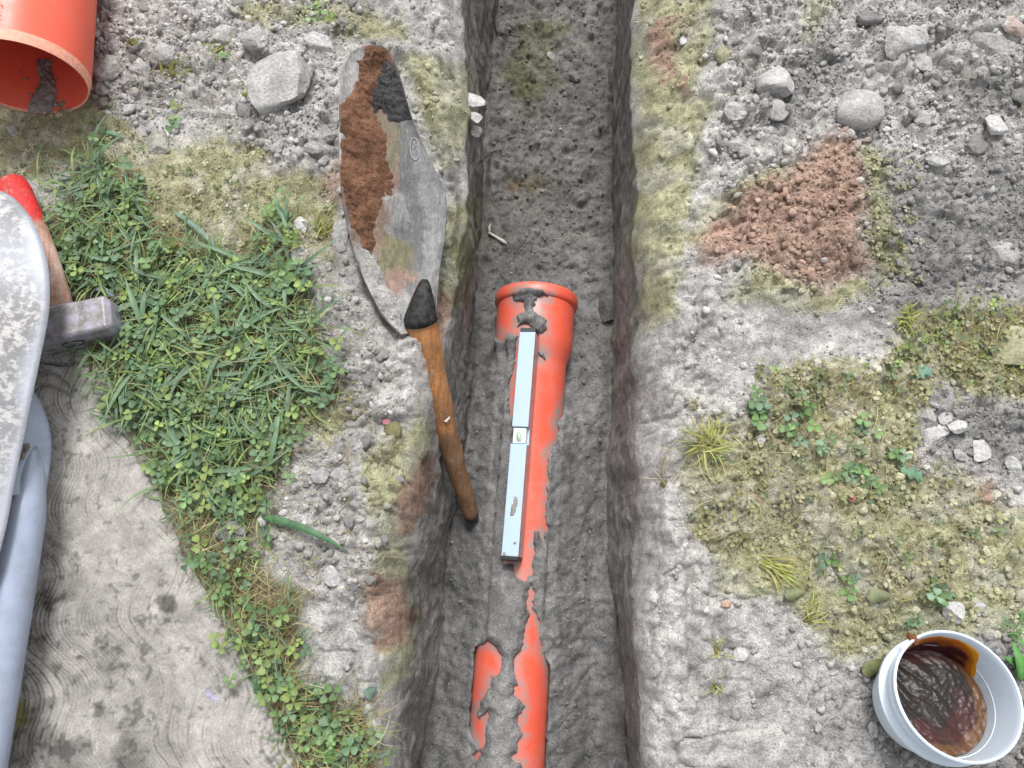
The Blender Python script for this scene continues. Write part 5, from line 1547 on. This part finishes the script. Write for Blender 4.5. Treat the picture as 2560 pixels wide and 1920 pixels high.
def scatter(n, polys, seed, soft=18, wfun=None):
    r = np.random.default_rng(seed); out = []
    tot = 0
    while tot < n:
        px = r.uniform(-140, 2700, 6000); py = r.uniform(-120, 2060, 6000)
        w = msk(polys, px, py, soft)
        P = on_ground(px, py)
        if wfun is not None: w = w * wfun(px, py, P)
        m = (r.random(6000) < w) & (P[:, 2] > -.1)
        out.append(P[m]); tot += m.sum()
    return np.concatenate(out)[:n]

r = np.random.default_rng(81)
HAMP = [(60, 600), (180, 740), (290, 730), (320, 830), (60, 890)]
def free(px, py, P): return (polysd(HAMP, px, py) > 0) * (polysd(PIPEP, px, py) > 0) * (polysd([(a + 14, b) for a, b in SLAB], px, py) > -14)
G_UP = [(p[0], p[1]) for p in GRASS]
# clover sward
acc = Acc()
P = scatter(880, [GRASS], 82, 48, lambda px, py, P: free(px, py, P) * (.25 + .75 * sstep(-.35, .35, noise2(P[:, 0], P[:, 1], 22, 83))) * np.where(py > 1250, .55, 1))
clover(acc, P, r.uniform(.006, .026, len(P)), r.uniform(.0048, .0112, len(P)), GREENS, r)
o = tag(acc.build('clover_sward', M['plant']), 'mat of small round clover leaves filling the grass strip', kind='stuff')
# grass blades
acc = Acc()
GB = [(100, 520), (260, 400), (430, 600), (620, 650), (740, 560), (790, 860), (800, 980), (640, 1250), (420, 1220), (290, 1050), (180, 850), (310, 760), (120, 680)]
P = scatter(1750, [GB], 84, 48, lambda px, py, P: free(px, py, P) * (.2 + .8 * sstep(-.2, .5, noise2(P[:, 0], P[:, 1], 13, 85))))
n = len(P); az_ = r.uniform(0, 6.28, n); L = r.uniform(.018, .065, n)
B = P + np.stack([np.cos(az_) * L, np.sin(az_) * L, r.uniform(.002, .018, n)], 1)
cG = GREENS[r.integers(0, 6, n)] * r.uniform(.8, 1.35, n)[:, None]
ribbons(acc, P + [0, 0, .003], B + [0, 0, .004], r.uniform(.0005, .0015, n), cG, r, 7, .35, r.uniform(.05, .28, n) * L, fold=.35)
P2_ = scatter(420, [GRASS], 86, 14, lambda px, py, P: free(px, py, P) * (py > 1150)); n = len(P2_); az_ = r.uniform(0, 6.28, n); L = r.uniform(.012, .04, n)
B = P2_ + np.stack([np.cos(az_) * L, np.sin(az_) * L, r.uniform(.002, .012, n)], 1)
ribbons(acc, P2_ + [0, 0, .003], B, r.uniform(.0005, .0013, n), GREENS[r.integers(0, 6, n)] * r.uniform(.8, 1.4, n)[:, None], r, 6, .3, .15 * L, fold=.3)
# broad bruised blades
P3 = scatter(130, [GB], 87, 10, free); n = len(P3); az_ = r.uniform(0, 6.28, n); L = r.uniform(.04, .085, n)
B = P3 + np.stack([np.cos(az_) * L, np.sin(az_) * L, r.uniform(.002, .01, n)], 1)
ribbons(acc, P3 + [0, 0, .012], B + [0, 0, .012], r.uniform(.0022, .0036, n), np.array([.14, .22, .13]) * r.uniform(.8, 1.25, n)[:, None], r, 8, .2, .10 * L, fold=.4)
tag(acc.build('grass', M['plant']), 'trampled green grass blades in the strip beside the concrete', kind='stuff')
# dry thatch
acc = Acc()
def thatch(n, polys, seed, lmin, lmax, w, pal, lift=.004, wf=free, soft=24, bend=.45, jit=.0):
    P = scatter(n, polys, seed, soft, wf); n = len(P); az_ = r.uniform(0, 6.28, n); L = r.uniform(lmin, lmax, n)
    B = P + np.stack([np.cos(az_) * L, np.sin(az_) * L, np.zeros(n)], 1); B[:, 2] = gz(B[:, 0], B[:, 1])
    B[:, 2] = np.where(B[:, 2] < P[:, 2] - .03, P[:, 2], B[:, 2])
    ribbons(acc, P + np.stack([np.zeros(n), np.zeros(n), r.uniform(.001, lift, n)], 1), B + np.stack([np.zeros(n), np.zeros(n), r.uniform(.001, lift, n)], 1), r.uniform(.4, 1, n) * w, pal[r.integers(0, len(pal), n)] * r.uniform(.7, 1.25, n)[:, None], r, 6, bend, r.uniform(0, .12, n) * L, jit=jit)
thatch(2300, [GRASS], 88, .010, .045, .0007, STRAW, .008)
thatch(800, [GRASS], 188, .015, .05, .0006, STRAW, .026)
thatch(1500, [OLIVE[3], OLIVE[4]], 89, .006, .028, .0006, STRAW * .9, .006)
thatch(420, [OLIVE[0], RUB_LB], 90, .006, .030, .0005, STRAW, .004)
thatch(150, [[(300, 120), (620, 60), (640, 330), (330, 300)]], 93, .006, .03, .0006, STRAW * .8, .006)
tag(acc.build('dry_thatch', M['straw']), 'dry straw and dead stalks around the grass strip', kind='stuff')
acc = Acc()
OKR = lambda px, py, P: (polysd(BUCK, px, py) > 0) * (P[:, 2] > -.05) * (.3 + .7 * sstep(-.4, .3, noise2(P[:, 0], P[:, 1], 18, 95)))
thatch(1500, [OLIVE[9]], 91, .008, .040, .00055, STRAW, .006, OKR)
thatch(500, [[(1880, 930), (2000, 915), (2210, 925), (2250, 800), (2400, 760), (2600, 740), (2600, 980), (2440, 970), (2150, 1010)]], 191, .008, .035, .0007, np.concatenate([STRAW, GREENS[3:4] * [1.2, 1, .8]]), .010, OKR)
thatch(260, [OLIVE[8], OLIVE[7], RUB_R], 92, .006, .025, .0005, STRAW * .8, .004, OKR)
tag(acc.build('dry_roots', M['straw']), 'dry roots and straw tangled in the soil right of the trench', kind='stuff')
# dusty leaf litter
acc = Acc()
P = scatter(330, [OLIVE[9]], 96, 25, OKR)
clover(acc, P, r.uniform(.002, .009, len(P)), r.uniform(.004, .008, len(P)), DUSTY, r)
P = scatter(420, [OLIVE[3], OLIVE[4]], 97, 22, free)
clover(acc, P, r.uniform(.002, .008, len(P)), r.uniform(.0025, .0055, len(P)), DUSTY, r)
BAND = [(1880, 930), (2000, 915), (2210, 925), (2250, 800), (2400, 760), (2600, 740), (2600, 980), (2440, 970), (2330, 960), (2150, 1010), (1960, 1010)]
P = scatter(260, [BAND], 99, 20)
clover(acc, P, r.uniform(.002, .012, len(P)), r.uniform(.0035, .0075, len(P)), np.concatenate([DUSTY * .85, GREENS[3:4]]), r)
P = scatter(60, [[(2170, 380), (2280, 380), (2300, 700), (2180, 740)], [(2440, 720), (2560, 780), (2560, 820), (2420, 800)]], 98, 20)
clover(acc, P, r.uniform(.002, .006, len(P)), r.uniform(.003, .006, len(P)), DUSTY, r)
tag(acc.build('dusty_leaf_litter', M['plant']), 'dusty olive leaves lying flat in the dry soil', kind='stuff')

# ---- single plants and leaves one can point to
def clover_plant(px, py, n, spread, size, label, pal=GREENS * 1.15, seed=0, name='clover_plant', cat='plant', hgt=(.004, .014), leaflets=3, wide=1.0):
    rr = np.random.default_rng(500 + seed); P0 = on_ground(px, py); s = px_scale(px, py)
    B = P0 + np.concatenate([rr.normal(0, spread * s, (n, 2)), np.zeros((n, 1))], 1); B[:, 2] = gz(B[:, 0], B[:, 1])
    root = empty(name, P0)
    for q_ in range(n):
        a = Acc(); clover(a, B[q_:q_ + 1], rr.uniform(hgt[0], hgt[1], 1), np.full(1, size) * rr.uniform(.8, 1.2, 1), pal, rr, leaflets, wide)
        o = a.build('leaf', M['plant']); adopt(o, root)
    V, F = tube(np.array([P0 - [0, 0, .004], P0 + [0, 0, .001], P0 + [.001, .001, .005]]), [.001, .0009, .0006], 7)
    o = mesh_np('stem', V, F, M['straw'], np.ones((len(V), 3)) * np.array([.16, .18, .07])); adopt(o, root)
    tag(root, label, cat)
BG = np.array([(.15, .25, .12), (.17, .28, .10), (.16, .25, .16)])
for k, a in enumerate([
 (800, 30, 5, 18, .0085, 'green clover plant in the soil near the top, above the shovel blade'),
 (690, 540, 7, 22, .009, 'leafy green weed right of the grass, beside the white shards'),
 (1900, 1010, 7, 24, .010, 'bright green weed on the right bank, uppermost of the weeds there'),
 (1985, 1070, 7, 20, .009, 'leafy clover right of the yellow-green tuft'),
 (2150, 1075, 4, 16, .009, 'small clover plant in the middle of the dusty weeds'),
 (2130, 1160, 6, 22, .009, 'sprawling clover below the small clover in the dusty weeds'),
 (2215, 1135, 3, 14, .010, 'pair of bluish clover leaves near the dark soil at right'),
 (2050, 1150, 4, 16, .009, 'clover plant left of the sprawling clover'),
 (2100, 1200, 4, 18, .008, 'yellowish-green clover just below the sprawling clover'),
 (2180, 1220, 3, 12, .008, 'small clover beside the serrated pale leaf'),
 (2330, 1470, 5, 16, .010, 'clover plant above the two pale stones near the bucket'),
 (2000, 985, 3, 10, .008, 'single bluish clover by the dusty litter right of the uppermost weed'),
 (445, 300, 4, 14, .008, 'small green weed in the rubble left of the largest stone'),
 (560, 150, 3, 12, .006, 'tiny green seedling on the wide flat-topped clod'),
 (2110, 1440, 3, 14, .008, 'small green leaves below the yellow-green tuft'),
 (2085, 1400, 2, 8, .009, 'single green leaf above the small green leaves'),
 (2280, 1555, 3, 10, .006, 'tiny clover at the edge of dry roots above the bucket'),
]):
    clover_plant(*a, pal=BG if a[0] > 1500 else GREENS * 1.2, seed=k)

def leaf_ribbon(name, p0, p1, w, col, label, cat='leaf', arch=.045, bend=.05, seed=0, serr=0, lift=.006):
    rr = np.random.default_rng(600 + seed)
    A = on_ground(*p0); B = on_ground(*p1); A[2] += lift; B[2] = max(B[2], A[2] - .02) + lift
    n = 22; t = np.linspace(0, 1, n); d = B - A; L = np.linalg.norm(d)
    side = np.array([-d[1], d[0], 0]); side /= np.linalg.norm(side)
    C = A + d * t[:, None] + side * (bend * L * 4 * t * (1 - t))[:, None]; C[:, 2] += arch * L * 4 * t * (1 - t)
    if serr: ww = w * np.sin(np.pi * np.clip(t * .96 + .03, 0, 1)) ** .7 * (1 + .45 * np.sin(t * serr * 6.28))
    else: ww = w * np.clip(np.minimum(t * 6 + .35, 1) * (1 - t ** 3) + .03, .03, 1)
    zf = ww * .35
    V = np.stack([C + side * ww[:, None] + np.stack([t * 0, t * 0, zf], 1), C, C - side * ww[:, None] + np.stack([t * 0, t * 0, zf], 1)], 1).reshape(-1, 3)
    fs = []
    for i in range(n - 1):
        for j in (0, 1):
            a = i * 3 + j; fs.append((a, a + 1, a + 4, a + 3))
    c = np.array(col) * (1 + .25 * noise2(V[:, 0], V[:, 1], 120, seed))[:, None]
    c[1::3] *= 1.25
    root = empty(name, A)
    o = mesh_np('blade', V, np.array(fs), M['plant'], c); adopt(o, root); solid(o, .0004)
    rib, F = tube(C - [0, 0, .0004], np.maximum(.0009 * (1 - t), .0002), 6)
    o = mesh_np('midrib', rib, F, M['plant'], np.ones((len(rib), 3)) * np.array(col) * 1.4); adopt(o, root)
    tag(root, label, cat)
leaf_ribbon('long_grass', (440, 535), (578, 668), .0034, (.17, .25, .18), 'long bluish grass blade lying diagonally at the top of the grass', seed=1)
leaf_ribbon('long_grass', (660, 1293), (872, 1380), .0046, (.075, .165, .075), 'long dark green grass blade pointing down-right onto the bare soil', seed=2, bend=.05, arch=.025, lift=.004)
leaf_ribbon('long_grass', (255, 335), (315, 352), .003, (.10, .20, .12), 'short bluish grass blade at the rubble edge below the wide pipe', seed=3)
leaf_ribbon('long_grass', (250, 505), (345, 600), .0036, (.11, .20, .10), 'broad green blade in the upper grass near the left', seed=4)
leaf_ribbon('long_grass', (240, 720), (312, 762), .0042, (.16, .22, .22), 'bluish blade bending over the right end of the hammer head', seed=5, arch=.15)
leaf_ribbon('serrated_leaf', (2270, 945), (2325, 930), .0065, (.16, .30, .22), 'pale blue-green leaf on the dusty weeds at right, uppermost serrated one', seed=6, serr=3)
leaf_ribbon('serrated_leaf', (2245, 1175), (2305, 1205), .0065, (.15, .28, .17), 'pale green serrated leaf below the dark soil at right', seed=7, serr=3)
leaf_ribbon('broad_leaf', (610, 1712), (690, 1722), .0085, (.075, .17, .075), 'broad oval green leaf at the concrete edge, lower left', seed=8, arch=.1)
leaf_ribbon('broad_leaf', (2150, 1680), (2215, 1650), .0075, (.14, .15, .06), 'dull olive leaf left of the bucket rim', seed=9)
leaf_ribbon('broad_leaf', (2160, 1680), (2200, 1660), .003, (.07, .16, .08), 'small green leaf tip touching the bucket', seed=10)
leaf_ribbon('broad_leaf', (850, 1880), (800, 1895), .0075, (.09, .22, .05), 'fresh green leaf at the bottom of the grass strip', seed=11, arch=.12)
leaf_ribbon('dry_leaf', (1958, 1490), (2010, 1480), .006, (.20, .22, .12), 'dusty flat leaf with a green tip on the dry roots', seed=12)
leaf_ribbon('dry_leaf', (2160, 1492), (2225, 1490), .0075, (.17, .19, .10), 'olive flat leaf beside dark soil above the bucket', seed=13)
for k, (p0, p1) in enumerate([((2545, 1700), (2520, 1600)), ((2530, 1690), (2575, 1620)), ((2548, 1660), (2500, 1640))]):
    leaf_ribbon('weed_leaf', p0, p1, .006, (.09, .24, .06), ['tall bright green leaf rising behind the right rim of the bucket', 'bright green leaf leaning off the right edge above the bucket', 'bright green leaf bending toward the bucket rim'][k], seed=20 + k, arch=.2)
leaf_ribbon('torn_leaf', (918, 1740), (945, 1715), .006, (.11, .17, .13), 'torn bluish leaf hanging at the lower left trench edge', seed=30)

def tuft(px, py, n, L, w, pal, label, az=None, spread=1.0, seed=0, lift=.01):
    rr = np.random.default_rng(800 + seed); P0 = on_ground(px, py)
    A = P0 + np.concatenate([rr.normal(0, .006, (n, 2)), np.full((n, 1), .001)], 1)
    a = rr.uniform(0, 6.28, n) if az is None else rr.normal(az, spread, n)
    l = rr.uniform(.4, 1, n) * L
    B = A + np.stack([np.cos(a) * l, np.sin(a) * l, rr.uniform(.0, lift, n)], 1)
    g = gz(B[:, 0], B[:, 1]); B[:, 2] = np.maximum(B[:, 2], np.where(g > -.05, g + .001, -1))
    ac = Acc(); ribbons(ac, A, B, rr.uniform(.6, 1, n) * w, pal[rr.integers(0, len(pal), n)] * rr.uniform(.8, 1.25, n)[:, None], rr, 6, .3, .18 * l)
    root = empty('grass_tuft', P0); o = ac.build('blades', M['straw']); adopt(o, root)
    V = rock_verts(1, seed + 5, 3) * [.006, .006, .003]
    o = mesh_np('root_crown', V, ICO[1][1], M['clod'], np.ones((len(V), 3)) * np.array([.2, .18, .1])); o.location = P0; adopt(o, root)
    tag(root, label, 'grass')
YG = np.array([(.36, .38, .10), (.28, .33, .08), (.42, .42, .17), (.30, .28, .10)])
tuft(1765, 1115, 60, .048, .0009, YG, 'yellow-green grass tuft spreading at the right trench edge', seed=1)
tuft(1800, 1085, 26, .035, .0010, YG, 'smaller yellow-green tuft above right of the spreading one', seed=2)
tuft(1915, 1405, 46, .060, .0008, YG, 'yellow-green tuft swept to the right amid the dry roots', az=-.5, spread=.35, seed=3)
tuft(2020, 1550, 20, .035, .0007, YG, 'thin dry tuft at the lower end of the dry roots', az=.3, spread=.6, seed=4)
tuft(1735, 1015, 14, .022, .0006, STRAW, 'wispy dead tuft above the yellow-green one', seed=5)
tuft(1660, 1210, 14, .05, .0005, STRAW, 'pale dry roots hanging over the right trench edge', az=2.0, spread=1.2, seed=6)
tuft(2260, 800, 30, .026, .0014, np.array([(.22, .25, .07), (.30, .31, .10), (.14, .18, .06)]), 'olive sprouting weed right of the brown earth', seed=7)
tuft(1790, 1630, 16, .02, .0008, YG * .8, 'small olive tuft in the pale sand at lower right', seed=8)
tuft(1790, 1710, 14, .018, .0008, YG * .8, 'olive tuft just below the small one in the pale sand', seed=9)
tuft(880, 1790, 34, .06, .0007, STRAW * 1.1, 'dead straw tuft reaching over the lower left trench edge', az=.4, spread=.6, seed=10)
tuft(560, 120, 24, .032, .0008, YG * .75, 'olive moss tuft on the rubble, beside the wide flat-topped clod', seed=11)
tuft(430, 190, 30, .030, .0008, YG * .75, 'larger olive moss tuft in the middle of the left rubble', az=.6, spread=.7, seed=12)
tuft(330, 110, 16, .018, .0008, YG * .75, 'small olive moss tuft near the wide pipe', az=-.6, spread=.6, seed=13)
tuft(615, 235, 14, .016, .0008, YG * .9, 'pale olive sprig left of the largest left-hand stone', seed=14)
tuft(805, 590, 22, .04, .0011, YG * .8, 'dry olive sprig between the white shards and the shovel blade', az=1.3, spread=.5, seed=15)
tuft(2530, 1590, 12, .03, .0012, np.array([(.10, .24, .08), (.14, .28, .10)]), 'small fresh green sprout above right of the bucket', seed=16)

# ---- stray bits
tp_ = on_ground(1222, 585); te = on_ground(1266, 612); tp_[2] += .004; te[2] = max(te[2], tp_[2] - .004) + .004
cv = np.linspace(0, 1, 16)[:, None]
root = empty('twig_fragment', tp_)
V, F = tube(tp_ + (te - tp_) * cv + [0, 0, .004], list(np.interp(np.linspace(0, 1, 16), [0, .35, .8, 1], [.002, .0022, .0034, .0016])), 12)
M['twig'] = simple('pale_twig', (.48, .45, .42), .8, nscale=150, var=.2, bumpd=.0006)
o = mesh_np('stick', V, F, M['twig']); adopt(o, root)
V, F = tube(np.array([tp_ + [.002, .0, .004], tp_ + [.001, .010, .005], tp_ + [.003, .016, .005]]), [.0026, .002, .0009], 10)
o = mesh_np('side_spur', V, F, M['twig']); adopt(o, root)
tag(root, 'pale bone-like twig fragment on the trench floor behind the pipe socket', 'twig')
o = rock('seed_pod', 984, 1076, 46, 42, 'smooth olive seed-like pebble on the left trench edge beside the handle', 'pebble', (.22, .21, .11), 5501, cuts=2, rough=.03, flat=.45, sink=.1)
o = rock('petal', 966, 1055, 20, 14, 'small pink petal beside the olive seed-like pebble', 'petal', (.55, .22, .26), 5502, cuts=2, flat=.3, sink=0)
for k, (pts, lab) in enumerate([([(1236, 20), (1238, 60), (1243, 85), (1300, 96)], 'thin dark root hanging down the far left corner of the trench'), ([(1205, 405), (1225, 385), (1245, 378)], 'short dark root stub poking out of the left trench wall')]):
    P = np.array([on_ground(*p) for p in pts]); P[:, 2] += .004
    t0 = np.linspace(0, 1, len(P)); t1 = np.linspace(0, 1, 24); Q = np.stack([np.interp(t1, t0, P[:, c]) for c in range(3)], 1)
    Q[1:-1] = (Q[:-2] + Q[1:-1] + Q[2:]) / 3
    V, F = tube(Q, np.linspace(.0020, .0009, 24), 8)
    o = mesh_np('dead_root', V, F, simple('dark_root', (.05, .045, .04), .9, nscale=120, var=.3)); tag(o, lab, 'root')
for k, (pts, lab) in enumerate([([(60, 905), (110, 930), (165, 945), (215, 985)], 'upper grey root lying across the top of the concrete'), ([(100, 990), (120, 968), (165, 975), (205, 1000)], 'lower grey root curling over the concrete')]):
    P = np.array([on_ground(*p) for p in pts]); P[:, 2] = np.maximum(P[:, 2], .006) + .0025
    t0 = np.linspace(0, 1, len(P)); t1 = np.linspace(0, 1, 24); Q = np.stack([np.interp(t1, t0, P[:, c]) for c in range(3)], 1)
    Q[1:-1] = (Q[:-2] + Q[1:-1] + Q[2:]) / 3
    V, F = tube(Q, np.linspace(.0022, .0010, 24), 8)
    o = mesh_np('dead_root', V, F, simple('grey_root', (.22, .21, .20), .9, nscale=120, var=.3)); tag(o, lab, 'root')
